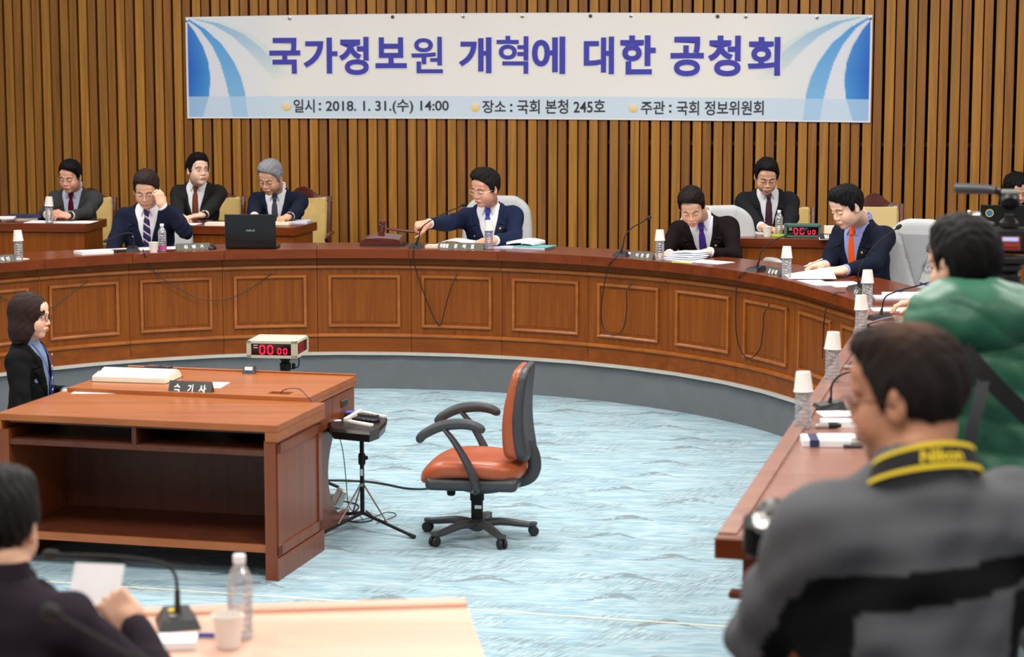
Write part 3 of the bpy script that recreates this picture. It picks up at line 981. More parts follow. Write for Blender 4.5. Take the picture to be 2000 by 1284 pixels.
def wallpt(s, z, off=0.0):
    return W0 + WDIR * s + WNRM * off + np.array([0, 0, z])

PER = .1815                                             # one pair of slats
s_gap, _ = onwall(992, 300)
WALLH = 4.3
wall = MB()
c = W0 - WNRM * .05
wall.box([*(c[:2] + WDIR[:2] * .1), WALLH / 2], (16.4, .05, WALLH), rz=-WT)
wall_back = wall.build('wall_back', M['slat_back'], base=[W0[0], W0[1], 0])
set_props(wall_back, kind='structure', label='back wall clad in vertical brown wooden slats')

def slat_mesh(wd, dp, mat):
    b = MB().box((0, 0, (WALLH - PLAT) / 2), (wd, dp, WALLH - PLAT), bevel=.002)
    me = bpy.data.meshes.new('slat'); me.from_pydata(np.concatenate(b.v).tolist(), [], b.f); me.materials.append(mat)
    return me
ma = slat_mesh(.0745, .085, M['slat_a']); mb_ = slat_mesh(.0715, .085, M['slat_b'])
n0, n1 = -42, 44
for i in range(n0, n1):
    for (off, me, dep) in ((.0120 + .03725, ma, .020), (.0120 + .0745 + .0105 + .03575, mb_, .011)):
        s_ = s_gap + i * PER + off
        P_ = W0 + WDIR * s_ + WNRM * dep
        o = bpy.data.objects.new('slat', me); COL.objects.link(o); o.parent = wall_back
        o.location = (P_[0] - W0[0], P_[1] - W0[1], PLAT); o.rotation_euler = (0, 0, -WT)
for z in (1.68, 3.3):
    b1 = MB().box([*(W0[:2] + WDIR[:2] * .1 - WNRM[:2] * .010), z], (16.0, .018, .035), rz=-WT)
    b1.build('batten', M['batten'], wall_back)

# ---- inner edge of the horseshoe: arc, then the straight right arm
RC = np.array([-1.18, 12.35])
AEND = 103.9
def arc_R(a): 
    t = np.clip((a - 78) / (AEND - 78), 0, 1); return 3.04 + .18 * t * t * (3 - 2 * t)
def path_pt(s):
    """s in degrees along the arc; beyond AEND in metres*100 along the arm"""
    if s <= AEND:
        R = arc_R(s); a = math.radians(s)
        n = np.array([math.sin(a), math.cos(a)]); return RC + n * R, n
    a = math.radians(AEND); n = np.array([math.sin(a), math.cos(a)]); d = np.array([math.cos(a), -math.sin(a)])
    return RC + n * 3.22 + d * (s - AEND) / 100, n
def path_line(s0, s1, d, z, m=9):
    out = []
    for s in np.linspace(s0, s1, m):
        p, n = path_pt(s); q = p + n * d; out.append([q[0], q[1], z])
    return np.array(out)
def sweep(s0, s1, prof, m=9, mb=None):
    """extrude a (depth, height) outline along the horseshoe"""
    mb = mb or MB(); n = len(prof); v = []
    for s in np.linspace(s0, s1, m):
        p, nn = path_pt(s)
        for d, z in prof: v.append([p[0] + nn[0] * d, p[1] + nn[1] * d, z])
    f = []
    for i in range(m - 1):
        for k in range(n):
            a, b = i * n + k, i * n + (k + 1) % n
            f.append((a, a + n, b + n, b))
    f.append(tuple(range(n))); f.append(tuple(range((m - 1) * n, m * n))[::-1])
    return mb.add(v, f)

TOPZ = 1.04
# pit floor, platform and riser
fl = MB().box((0, 8, -.05), (26, 28, .1))
floor_o = fl.build('floor', M['carpet']); set_props(floor_o, kind='structure', label='pale blue patterned carpet in the sunken centre of the hall')
lf = -76.0
ss = list(np.linspace(lf, AEND, 60)) + list(np.linspace(AEND, AEND + 560, 8)[1:])
inner = []
for s in ss:
    p, n = path_pt(s); inner.append(p + n * .10)
inner = [np.array([-6.2, 4.0])] + [np.array([inner[0][0] - .6, 9.6])] + inner + [inner[-1] + np.array([-.35, -.65]), np.array([-.2, 5.2]), np.array([-2.2, 5.0])]
# outer boundary far away, radially matched
cen = np.array([-1.0, 10.0])
vv, ff = [], []
for q in inner:
    d = (q - cen) / np.linalg.norm(q - cen); o_ = cen + d * 13.5
    vv += [[q[0], q[1], PLAT], [o_[0], o_[1], PLAT], [q[0], q[1], 0.0], [o_[0], o_[1], 0]]
ni = len(inner)
for i in range(ni):
    a, b = i * 4, ((i + 1) % ni) * 4
    ff += [(a, a + 1, b + 1, b)]
plat = mk('floor_platform', vv, ff, fabric('platform_carpet', (96, 104, 112), .95, 120, .2, 0)); set_props(plat, kind='structure', label='raised platform floor around the sunken centre')
vv2 = [v for v in vv]; ff2 = [((i * 4), ((i + 1) % ni) * 4, ((i + 1) % ni) * 4 + 2, i * 4 + 2) for i in range(ni)]
ris = mk('trim_1', vv2, ff2, M['riser']); set_props(ris, kind='structure', label='blue grey carpeted riser under the curved desk')
t2 = sweep(lf, AEND + 555, [(.070, PLAT - .016), (.115, PLAT - .016), (.115, PLAT + .006), (.070, PLAT + .006)], 90)
t2 = t2.build('trim_2', M['trim'], smooth=False); set_props(t2, kind='structure', label='pale metal nosing strip along the riser')
# seam line in the carpet
a = onz(150, 1141, 0); b = onz(1425, 1225.5, 0); d = (b - a) / np.linalg.norm(b - a); a = a - d * 3
nrm = np.array([-d[1], d[0], 0]) * .0055
ln = MB().prism([a - nrm, b - nrm, b + nrm, a + nrm], .0005, .0025).build('trim_3', M['line']); set_props(ln, kind='structure', label='thin cream seam line across the blue carpet')

# ---- curved desk units
def desk_unit(s0, s1, label, straight=False):
    pm, nm = path_pt((s0 + s1) / 2)
    base = np.array([pm[0] + nm[0] * .3, pm[1] + nm[1] * .3, PLAT])
    t = thing('curved_desk' if not straight else 'straight_desk', base, label, 'desk', 'desk sections of the horseshoe')
    g = (.10 if not straight else .25)
    a, b = s0 + g * .3, s1 - g * .3
    m = 9 if not straight else 2
    wl = (s1 - s0) * (math.radians(1) * 3.1 if not straight else .01)
    def fr(x): return a + (b - a) * x / wl                       # metres from the unit's left end
    sweep(a, b, [(0, TOPZ - .064), (.66, TOPZ - .064), (.66, TOPZ - .010), (.058, TOPZ - .010), (.056, TOPZ), (.002, TOPZ)], m).build('worktop', M['slab'] if not straight else M['arm_top_glare'], t)
    sweep(a, b, [(.10, PLAT), (.125, PLAT), (.125, TOPZ - .064), (.10, TOPZ - .064)], m).build('front_board', M['panel'], t)
    sweep(a, b, [(.092, PLAT), (.10, PLAT), (.10, .388), (.092, .388)], m).build('plinth', M['panel_h'], t)
    for nm_, z in (('lower_moulding', .398), ('upper_moulding', .905)):
        sweep(a, b, [(.074, z - .004), (.080, z - .012), (.10, z - .012), (.10, z + .014), (.086, z + .014), (.076, z + .008)], m).build(nm_, M['mould'], t)
    sweep(a, b, [(.094, .925), (.10, .925), (.10, TOPZ - .064), (.094, TOPZ - .064)], m).build('frieze', M['panel_h'], t)
    ix = .078
    x0, x1 = fr(ix), fr(wl - ix); z0, z1 = .470, .835; w_ = .020
    mb = MB()
    for z in (z0, z1):
        sweep(x0, x1, [(.084, z - w_ / 2), (.10, z - w_ / 2), (.10, z + w_ / 2), (.090, z + w_ / 2), (.082, z)], m, mb)
    for x in (fr(ix), fr(wl - ix - w_)):
        x2 = x + (b - a) * w_ / wl
        sweep(x, x2, [(.084, z0), (.10, z0), (.10, z1), (.084, z1)], 2, mb)
    mb.build('panel_frame', M['mould'], t)
    sweep(fr(ix + .03), fr(wl - ix - .03), [(.0965, z0 + .03), (.10, z0 + .03), (.10, z1 - .03), (.0965, z1 - .03)], m).build('centre_panel', M['panel'], t)
    for s in (a, b - (b - a) * .02 / wl):
        sweep(s, s + (b - a) * .02 / wl, [(.125, PLAT), (.60, PLAT), (.60, TOPZ - .064), (.125, TOPZ - .064)], 2).build('side_board', M['panel'], t)
    return t

STEP = 12.6; S0 = -4.5
units = [
    (-6, 'curved desk section at the far left edge of the picture, mostly hidden'),
    (-5, 'curved desk section behind the clerk with the brown bob, outermost on the left'),
    (-4, 'curved desk section left of the bottle with a paper cup, behind the clerk'),
    (-3, 'curved desk section in front of the man touching his glasses'),
    (-2, 'curved desk section below the nameplate left of the open laptop, cable crossing its panel'),
    (-1, 'curved desk section under the black laptop'),
    (0, 'curved desk section under the gavel block'),
    (1, 'curved desk section in front of the chairman, cable hanging in a V'),
    (2, 'curved desk section under the turquoise folder'),
    (3, 'curved desk section before the purple tie man, cable hanging in a U loop'),
    (4, 'curved desk section under the papers between the purple tie and the orange tie'),
    (5, 'curved desk section before the orange tie man, crossed by the longest cable loop'),
    (6, 'curved desk section narrowed by the view, right of the long cable loop'),
    (7, 'curved desk section before the straight right arm'),
]
for i, lab in units:
    desk_unit(S0 + (i - 1) * STEP if False else S0 + i * STEP - STEP, S0 + i * STEP, lab)
a0 = S0 + 7 * STEP
desk_unit(a0, a0 + STEP, 'curved desk section turning into the right arm, behind the cup-topped bottles')
end = AEND + 556
nst = 7; L0 = a0 + STEP
edges = [L0] + [AEND + (556) * q for q in (.165, .31, .455, .60, .745, .875, 1.0)]
labs = ['straight desk section of the right arm, farthest, beside the green jacket', 'straight desk section of the right arm under the microphone beyond the balding head',
        'straight desk section of the right arm under the third bottle with a cup', 'straight desk section of the right arm under the nearest bottle with a cup',
        'straight desk section of the right arm under the white book with a navy band', 'bare straight desk section of the right arm beside the man in the grey fleece',
        'straight desk section at the near end of the right arm']
for (p, q), lab in zip(zip(edges[:-1], edges[1:]), labs):
    desk_unit(p, q, lab, True)
# end board of the arm
pe, ne = path_pt(end); dd = np.array([math.cos(math.radians(AEND)), -math.sin(math.radians(AEND))])
rz = math.atan2(ne[1], ne[0])
def endpt(d, z, o): return [*(pe + ne * d + dd * o), z]
t = thing('end_panel', endpt(.33, PLAT, .02), 'dark wooden end board closing the near end of the right arm desk', 'panel')
MB().box(endpt(.355, .62, .012), (.55, .03, .70), rz=rz).build('board', M['steno_v'], t)
MB().box(endpt(.33, TOPZ - .035, .03), (.66, .062, .062), rz=rz, bevel=.004).build('edge_board', M['slab'], t)
MB().box(endpt(.34, .862, .022), (.60, .05, .022), rz=rz, bevel=.006).build('moulding', M['slab'], t)

# ---- banner
bl, bt_ = onwall(363.5, 32, .06); br_, _ = onwall(1704.5, 32, .06)
zt = (onwall(361, 31, .06)[1] + onwall(1706, 32, .06)[1]) / 2; zb = (onwall(367, 229, .06)[1] + onwall(1703, 242, .06)[1]) / 2
BW, BH = br_ - bl, zt - zb
def bcol(u, v):
    """printed design of the banner: u 0..1 across, v 0..1 down"""
    px = u * 1342; py = v * 205
    half = np.where(px > 671, 1342 - px, px)               # mirrored swooshes
    base = np.array(srgb(243, 240, 236)); col = np.tile(base, (len(u), 1))
    pale = np.array(srgb(222, 233, 244))
    t = np.clip(1 - half / 200, 0, 1)[:, None] ** .8
    col = col * (1 - t) + pale * t
    def X(pts): return np.interp(py, [p[1] for p in pts], [p[0] for p in pts])
    mint = np.array(srgb(214, 232, 226)); lb = np.array(srgb(158, 204, 240)); b1 = np.array(srgb(92, 170, 228)); deep = np.array(srgb(34, 92, 200)); mid = np.array(srgb(84, 168, 230))
    # curves as x against y, from the corner outward
    c1 = [(2, 8), (18, 28), (36, 60), (46, 90), (50, 125), (46, 160), (38, 185), (32, 205)]     # edge of the deep blue
    c2 = [(4, 6), (30, 26), (54, 58), (70, 92), (82, 135), (90, 175), (94, 205)]
    c3 = [(8, 5), (40, 24), (74, 55), (98, 90), (112, 120), (120, 150), (126, 205)]
    c4 = [(12, 3), (60, 18), (104, 44), (140, 76), (168, 110), (180, 130), (182, 205)]
    c5 = [(20, 2), (80, 14), (130, 34), (176, 66), (205, 96), (215, 120), (215, 205)]
    def put(m, c, a=1.0):
        aa = np.clip(m, 0, 1)[:, None] * a
        return col * (1 - aa) + c * aa
    sft = lambda d: np.clip(d / 1.6 + .5, 0, 1)
    x1, x2, x3, x4, x5 = X(c1), X(c2), X(c3), X(c4), X(c5)
    fade = np.clip(1 - half / 230, 0, 1)
    col = put(sft(x5 - half) * sft(half - x4) * (py < 125) * fade ** .5, mint, .9)
    f4 = np.clip(1.1 - py / 190, .25, 1)
    col = put(sft(x4 - half) * sft(half - x3) * np.where(py < 110, 1, .0), lb, .0)
    arc = sft(X([(14, 3), (70, 14), (120, 36), (158, 66), (190, 100), (200, 116), (200, 205)]) - half) * sft(half - X([(14, 3), (56, 16), (96, 40), (130, 72), (165, 112), (185, 116), (200, 205)]))
    col = put(arc * (py < 116) * np.clip(1.1 - py / 116, 0, 1), np.array(srgb(120, 182, 232)), .75)
    col = put(sft(x3 - half) * sft(half - x2), b1 * .5 + lb * .5)
    tb = np.clip(1 - py / 150, 0, 1)[:, None]
    cc = col.copy(); m = (sft(x3 - half) * sft(half - x2))[:, None]
    col = col * (1 - m * tb) + np.array(srgb(74, 158, 228)) * m * tb
    wh = np.array(srgb(228, 232, 244))
    col = put(sft(x2 - half) * sft(half - x1), wh)
    g = np.clip(half / 50 * .7 + .3 * np.abs(py - 110) / 110, 0, 1)[:, None]
    cd_ = deep * (1 - g) + mid * g; m = sft(x1 - half)[:, None]
    col = col * (1 - m) + cd_ * m
    m = (py > 160)[:, None]
    col = np.where(m, col * .35 + np.array(srgb(192, 222, 246)) * .65, col)
    e = (px < 3) | (px > 1339) | (py < 3) | (py > 202.5)
    col = np.where(e[:, None], np.array(srgb(236, 238, 246)), col)
    return col
NX, NY = 560, 104
uu, vvv = np.meshgrid(np.linspace(0, 1, NX + 1), np.linspace(0, 1, NY + 1))
uu = uu.ravel(); vvv = vvv.ravel()
rip = .004 * np.sin(uu * 60) * (1 - vvv) ** 2 + .003 * np.sin(uu * 23 + vvv * 3)
def bpt(u, v, o=0.0):
    """point on the hanging banner; it is hung slightly crowned like the real one"""
    crown = .028 * (1 - (2 * u - 1) ** 2)
    z = zt - v * BH + crown * (1 - v * .6)
    s = bl + u * BW
    return W0 + WDIR * s[..., None] + WNRM * (.078 + o)[..., None] + np.stack([np.zeros_like(z), np.zeros_like(z), z], -1)
bv = bpt(uu, vvv, rip)
ii = np.arange(NY)[:, None] * (NX + 1) + np.arange(NX)[None]
bf = np.stack([ii, ii + NX + 1, ii + NX + 2, ii + 1], -1).reshape(-1, 4)
bn = thing('banner', W0 + WDIR * (bl + BW / 2) + WNRM * .07 + np.array([0, 0, zb]), 'long white and blue hearing banner hung on the slatted wall', 'banner')
mk('sheet', bv, bf, M['banner'], bn, True, colors=bcol(uu, vvv))

def text_mesh(s, offset=0.0, ext=.0):
    cu = bpy.data.curves.new('t', 'FONT'); cu.body = s; cu.offset = offset; cu.extrude = ext; cu.resolution_u = 5
    o = bpy.data.objects.new('t', cu); COL.objects.link(o)
    dg = bpy.context.evaluated_depsgraph_get(); dg.update()
    me = bpy.data.meshes.new_from_object(o.evaluated_get(dg))
    v = np.array([x.co[:] for x in me.vertices]) if len(me.vertices) else np.zeros((0, 3))
    f = [tuple(p.vertices) for p in me.polygons]
    bpy.data.objects.remove(o); bpy.data.curves.remove(cu); bpy.data.meshes.remove(me)
    return v, f

def banner_text(s, x0, y0, x1, y1, mat, name, offset, o, grow=0.0):
    v, f = text_mesh(s, offset)
    lo, hi = v[:, :2].min(0), v[:, :2].max(0)
    px = x0 - grow + (v[:, 0] - lo[0]) / (hi[0] - lo[0]) * (x1 - x0 + 2 * grow)
    py = y1 + grow - (v[:, 1] - lo[1]) / (hi[1] - lo[1]) * (y1 - y0 + 2 * grow)
    # picture coordinates to banner coordinates
    xl = 361 + (px - 361) ; top = np.interp(px, [361, 1033, 1706], [31, 25, 32]); bot = np.interp(px, [367, 1035, 1703], [229, 233.5, 242])
    sW = np.array([onwall(a, 130, .06)[0] for a in px]) if len(px) < 40 else np.interp(px, SX, SWX)
    u = (sW - bl) / BW; vv_ = (py - top) / (bot - top)
    P_ = bpt(u, vv_, .0 * u + o + .004 * np.sin(u * 60) * (1 - vv_) ** 2 + .003 * np.sin(u * 23 + vv_ * 3))
    if name != 'caption_letter': mk(name, P_, f, mat, bn); return
    # one mesh per written character: faces whose spans overlap belong together
    sp = sorted([(min(v[list(q), 0]), max(v[list(q), 0]), k) for k, q in enumerate(f)])
    groups = []; hi_ = -9
    for a_, b_, k in sp:
        if a_ > hi_ + .004: groups.append([])
        groups[-1].append(k); hi_ = max(hi_, b_) if len(groups[-1]) > 1 else b_
    for g_ in groups:
        used = sorted({i for k in g_ for i in f[k]}); ix = {u_: i for i, u_ in enumerate(used)}
        mk(name, P_[used], [tuple(ix[i] for i in f[k]) for k in g_], mat, bn)
SX = np.linspace(340, 1730, 200); SWX = np.array([onwall(a, 130, .06)[0] for a in SX])
title = [('국', 528, 588), ('가', 594, 661), ('정', 664, 722), ('보', 735, 796), ('원', 805, 866), ('개', 897, 961), ('혁', 971, 1033), ('에', 1040, 1105),
         ('대', 1141, 1200), ('한', 1212, 1281), ('공', 1310, 1375), ('청', 1383, 1447), ('회', 1461, 1524)]
ys = {'국': (73, 143), '가': (73, 143), '정': (72, 146), '보': (73, 133), '원': (72, 143), '개': (73, 143), '혁': (70, 144), '에': (72, 145), '대': (73, 146), '한': (71, 147), '공': (74, 151), '청': (72, 151), '회': (75, 150)}
for ch, x0, x1 in title:
    y0, y1 = ys[ch]
    banner_text(ch, x0, y0, x1, y1, M['bwhite'], 'letter_outline', .018 if ch in '혁원' else .042, .0040, 2.4)
    banner_text(ch, x0, y0, x1, y1, M['title'], 'title_letter', .016 if ch in '혁원' else .030, .0085)
for s, x0, x1, y0, y1 in [('일시', 574, 615, 193, 219), (':', 623, 628, 200, 215), ('2018. 1. 31.(수) 14:00', 637, 877, 194, 222), ('장소', 943, 989, 196, 221), (':', 997, 1002, 203, 219), ('국회 본청 245호', 1011, 1183, 195, 223),
                          ('주관', 1253, 1300, 199, 225), (':', 1308, 1313, 206, 222), ('국회 정보위원회', 1323, 1493, 199, 227)]:
    banner_text(s, x0, y0, x1, y1, M['bannertxt'], 'caption_letter', .012, .0050)
def bdisc(cx, cy, r_):
    a = np.linspace(0, 2 * math.pi, 25)[:-1]
    px = np.concatenate([[cx], cx + r_ * np.cos(a)]); py = np.concatenate([[cy], cy + r_ * np.sin(a) * 1.05])
    top = np.interp(px, [361, 1033, 1706], [31, 25, 32]); bot = np.interp(px, [367, 1035, 1703], [229, 233.5, 242])
    u = (np.interp(px, SX, SWX) - bl) / BW; v_ = (py - top) / (bot - top)
    P_ = bpt(u, v_, u * 0 + .0050 + .003 * np.sin(u * 23 + v_ * 3))
    t_ = np.clip((py - cy) / r_ * .5 + .5, 0, 1)[:, None]
    cl = np.array(srgb(236, 232, 236)) * (1 - t_) + np.array(srgb(248, 204, 50)) * t_
    mk('bullet_dot', P_, [(0, 1 + i, 1 + (i + 1) % 24) for i in range(24)], M['banner'], bn, colors=cl)
for cx, cy in ((560, 206), (929, 209), (1238, 212)): bdisc(cx, cy, 8.5)
for px in (366, 567, 768, 906, 1021, 1154, 1233, 1402, 1457, 1596, 1700):
    s_, z_ = onwall(px, 31, .06)
    u_ = (s_ - bl) / BW
    q = bpt(np.array([u_]), np.array([.03]), np.array([.002]))[0]
    m = MB().lathe([(.016, 0), (.016, .004), (.009, .006), (.006, .016), (.001, .018)], (0, 0, 0), 12, M=np.stack([WDIR, np.array([0, 0, 1.]), WNRM], 1))
    mk('fixing_pin', np.concatenate(m.v) + q, m.f, M['silver'] if px not in (768, 1154, 1402) else M['plate'], bn)
# ---------------------------------------------------------------- clerk's desks in the pit
DA = math.radians(-14.2)
D1 = np.array([math.cos(DA), math.sin(DA), 0.]); D2 = np.array([-math.sin(DA), math.cos(DA), 0.])   # along the desk, away from the camera
UPZ = np.array([0, 0, 1.])
def fbox(org, a, b, c, size, mb=None, bevel=0.0):
    """box given by its low corner in the desk's own directions"""
    mb = mb or MB(); s = np.array(size, float)
    ctr = org + D1 * (a + s[0] / 2) + D2 * (b + s[1] / 2) + UPZ * (c + s[2] / 2)
    return mb.box(ctr, s, rz=DA, bevel=bevel)

O1 = np.array([-1.089, 9.704, 0.]) - D1 * 1.425                     # front left corner of the counter
CW, CD, CH = 1.425, .674, .74
t = thing('counter', O1 + D1 * CW / 2 + D2 * CD / 2, 'open-shelved wooden counter with a divided upper shelf facing the viewer', 'counter')
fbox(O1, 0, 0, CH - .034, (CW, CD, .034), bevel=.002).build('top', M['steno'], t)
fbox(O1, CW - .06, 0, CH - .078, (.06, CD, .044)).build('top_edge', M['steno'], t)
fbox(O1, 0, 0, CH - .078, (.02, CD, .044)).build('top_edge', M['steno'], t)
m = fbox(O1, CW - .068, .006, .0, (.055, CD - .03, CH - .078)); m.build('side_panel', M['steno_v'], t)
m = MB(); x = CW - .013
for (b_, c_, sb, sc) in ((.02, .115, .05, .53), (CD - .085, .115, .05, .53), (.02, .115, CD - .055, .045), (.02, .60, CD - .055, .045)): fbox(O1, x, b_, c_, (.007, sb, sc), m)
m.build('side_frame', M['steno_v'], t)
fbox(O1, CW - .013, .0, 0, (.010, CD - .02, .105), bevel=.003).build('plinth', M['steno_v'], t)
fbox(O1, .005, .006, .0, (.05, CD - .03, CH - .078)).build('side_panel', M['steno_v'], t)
fbox(O1, .055, CD - .05, .10, (CW - .123, .02, CH - .18)).build('back_panel', M['shaded_in'], t)
fbox(O1, .055, .012, .590, (CW - .123, CD - .07, .026)).build('shelf', M['shaded_in'], t)
fbox(O1, .055, .030, .130, (CW - .123, CD - .09, .036)).build('bottom_board', M['shaded_in'], t)
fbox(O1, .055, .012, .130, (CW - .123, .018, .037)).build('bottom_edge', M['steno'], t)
fbox(O1, .690, .014, .616, (.022, CD - .08, CH - .034 - .616)).build('divider', M['shaded_in'], t)
fbox(O1, .055, .02, CH - .045, (CW - .123, CD - .07, .011)).build('underside', M['shaded_in'], t)

# second desk behind it
TZ = .76
near2 = onz(588, 784, TZ); far2 = onz(689, 734, TZ)
O2 = np.array([*(near2[:2]), 0.]) ; dep = (far2 - near2)[:2] @ D2[:2]
O2 = O2 + D2 * ((O1 + D2 * CD - O2) @ D2 + .004)
dep2 = (far2 - np.array([*O2[:2], TZ])) @ D2
W2 = 1.30; O2 = O2 - D1 * W2
t = thing('desk', O2 + D1 * W2 / 2 + D2 * dep2 / 2, 'wooden clerk desk with drawers behind the open-shelved counter', 'desk')
# top with two rectangular cable holes
def top_with_holes():
    m = MB(); h1 = (W2 - .245, .075, .115, .075); h2 = (.175, dep2 - .17, .115, .07)
    xs = [0, h2[0], h2[0] + h2[2], h1[0], h1[0] + h1[2], W2]; ys_ = [0, h1[1], h1[1] + h1[3], h2[1], h2[1] + h2[3], dep2]
    for i in range(5):
        for j in range(5):
            if (i == 3 and j == 1) or (i == 1 and j == 3): continue
            fbox(O2, xs[i], ys_[j], TZ - .03, (xs[i + 1] - xs[i], ys_[j + 1] - ys_[j], .03), m)
    return m, h1, h2
m, hole1, hole2 = top_with_holes(); m.build('top', M['steno'], t)
for hh in (hole1, hole2):
    fbox(O2, hh[0] - .004, hh[1] - .004, TZ - .075, (hh[2] + .008, hh[3] + .008, .045)).build('cable_tray', M['steno_v'], t)
fbox(O2, 0, dep2 - .016, TZ, (W2, .016, .010), bevel=.002).build('back_lip', M['steno'], t)
fbox(O2, W2 - .02, 0, TZ - .05, (.02, dep2, .022)).build('edge_strip', M['steno'], t)
fbox(O2, W2 - .42, 0.02, TZ - .21, (.40, dep2 - .03, .16)).build('drawer_box', M['steno_v'], t)
dw = (dep2 - .05) / 2
for j in range(2):
    d_ = fbox(O2, W2 - .018, .02 + j * (dw + .006), TZ - .205, (.014, dw, .148), bevel=.002).build('drawer_front', M['steno_v'], t)
    hc = O2 + D1 * (W2 + .000) + D2 * (.02 + j * (dw + .006) + dw * .5) + UPZ * (TZ - .115)
    MB().box(hc, (.010, .085, .040), rz=DA, bevel=.003).build('recessed_handle', M['plate'], d_)
    MB().box(hc + D1 * .003, (.010, .068, .022), rz=DA).build('handle_recess', M['black'], d_)
    MB().box(hc - UPZ * .066 + D2 * (dw * .35), (.012, .022, .008), rz=DA).build('lock', M['black'], d_)
# side panel with a round bite towards the sitter
def arch_panel(a):
    pts = [(0, 0), (dep2 - .06, 0), (dep2 - .06, .05)]
    ca, cz, r_ = dep2 - .06 + .05, .30, .30
    for q in np.linspace(math.radians(235), math.radians(128), 18): pts.append((ca + .42 * math.cos(q) + .04, cz + .30 * math.sin(q)))
    pts += [(dep2 - .20, TZ - .21), (0, TZ - .21)]
    v = []
    for o_ in (0, .03):
        for (b_, z_) in pts: v.append(O2 + D1 * (a + o_) + D2 * (b_ + .01) + UPZ * z_)
    n = len(pts)
    return MB().add(v, [tuple(range(n)), tuple(range(n, 2 * n))[::-1]] + [(i, n + i, n + (i + 1) % n, (i + 1) % n) for i in range(n)])
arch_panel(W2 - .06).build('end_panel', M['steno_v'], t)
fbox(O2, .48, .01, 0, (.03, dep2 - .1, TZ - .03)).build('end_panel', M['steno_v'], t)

# ---------------------------------------------------------------- timers
SEG = {'a': (0, 2, 1, 2), 'b': (1, 1, 1, 2), 'c': (1, 0, 1, 1), 'd': (0, 0, 1, 0), 'e': (0, 0, 0, 1), 'f': (0, 1, 0, 2), 'g': (0, 1, 1, 1)}
def digits(org, ex, ez, en, x0, z0, w, h, gap, chars, th, mat, parent, skip=''):
    """seven-segment figures as raised bars on a dark window"""
    for i, segs in enumerate(chars):
        m = MB()
        R = np.stack([ex, en, ez], 1)
        for s in segs:
            a, b, c, d = SEG[s]
            cx = (a + c) / 2 * w; cz = (b + d) / 2 * h / 2
            if a == c: size = (th, .0015, h / 2 - th * .55)
            else: size = (w - th * .55, .0015, th)
            m.box(org + ex * (x0 + i * (w + gap) + cx) + ez * (z0 + cz) + en * .0012, size, M=R)
        m.build('digit', mat, parent)
def timer(base_org, ex, ey, W, D, H, case, label, parts_side=True, dims=1.0, trim=.026):
    t = thing('digital_timer', base_org + ex * W / 2 + ey * D / 2, label, 'timer')
    R = np.stack([ex, ey, UPZ], 1)
    def lb(a, b, c, sz, bev=0.0): return MB().box(base_org + ex * (a + sz[0] / 2) + ey * (b + sz[1] / 2) + UPZ * (c + sz[2] / 2), sz, M=R, bevel=bev)
    lb(0, .004, 0, (W, D - .004, H), .004).build('case', case, t)
    m = MB()
    for a, c, sx, sz in ((0, 0, trim, H), (W - trim, 0, trim, H), (0, 0, W, .016), (0, H - .014, W, .014)):
        v = lb(a, -.004, c, (sx, .010, sz)); m.add(np.concatenate(v.v), v.f)
    m.build('front_frame', case, t)
    lb(trim, -.0005, .014, (W - 2 * trim, .006, H - .028)).build('window', M['glassblk'], t)
    wx = W - 2 * trim
    en = -ey; o = base_org + UPZ * 0 + en * .0002
    hh = (H - .028)
    digits(o, ex, UPZ, en, trim + wx * .22, .014 + hh * .16, wx * .115, hh * .66, wx * .085, ['abcdef', 'abcdef'], hh * .12, M['led'], t)
    digits(o, ex, UPZ, en, trim + wx * .665, .014 + hh * .16, wx * .075, hh * .44, wx * .075, ['abcdef' if case is not M['timerg'] else 'bcdef', 'abcdef'], hh * .10, M['led'], t)
    for k in range(2):
        lb(trim + wx * .06, -.0022, .014 + hh * (.82 - .2 * k), (wx * .10, .002, hh * .05)).build('marking', M['letter'], t)
    if parts_side:
        m = MB()
        for b_, c, sy, sz in ((0, 0, .022, H), (D - .026, 0, .026, H), (0, 0, D, .016), (0, H - .014, D, .014)):
            v = lb(W - .002, b_, c, (.008, sy, sz)); m.add(np.concatenate(v.v), v.f)
        m.build('side_frame', case, t)
        lb(W - .003, .02, .014, (.006, D - .045, H - .028)).build('window', M['glassblk'], t)
        o2 = base_org + ex * (W + .003) 
        digits(o2, ey, UPZ, ex, .05, .014 + hh * .16, D * .10, hh * .66, D * .05, ['abcdef', 'abcdef', 'abcdef'], hh * .12, M['ledd'], t)
    return t
tb = at(482, 699, 11.62)
ex = np.array([math.cos(math.radians(-8)), math.sin(math.radians(-8)), 0]); ey = np.array([-ex[1], ex[0], 0])
TO = np.array([tb[0], tb[1], tb[2]])
timer(TO, ex, ey, .278, .275, .095, M['timer'], 'cream digital timer with red zeros on a black stand behind the clerk desk')
sp = TO + ex * .185 + ey * .13
t = thing('timer_stand', (sp[0], sp[1], 0), 'black tripod stand holding the cream digital timer', 'stand')
MB().tube([[*sp[:2], .12], [*sp[:2], sp[2] - .06]], .017, 12).build('pole', M['blackm'], t, True)
MB().lathe([(.017, -.10), (.030, -.085), (.032, -.045), (.022, -.04), (.036, -.012), (.046, -.002), (.046, 0)], sp, 14).build('socket', M['blackm'], t, True)
MB().lathe([(.012, -.006), (.016, -.004), (.016, .008), (.010, .012)], sp + ex * .045 + UPZ * -.06, 10, M=np.stack([ey, UPZ, ex], 1)).build('knob', M['blackm'], t, True)
for k in range(3):
    a = math.radians(20 + 120 * k)
    MB().tube([[*sp[:2], .16], [sp[0] + .30 * math.cos(a), sp[1] + .30 * math.sin(a), .012]], .009, 8).build('leg', M['blackm'], t, True)
p0 = TO + ex * .262 + ey * .12
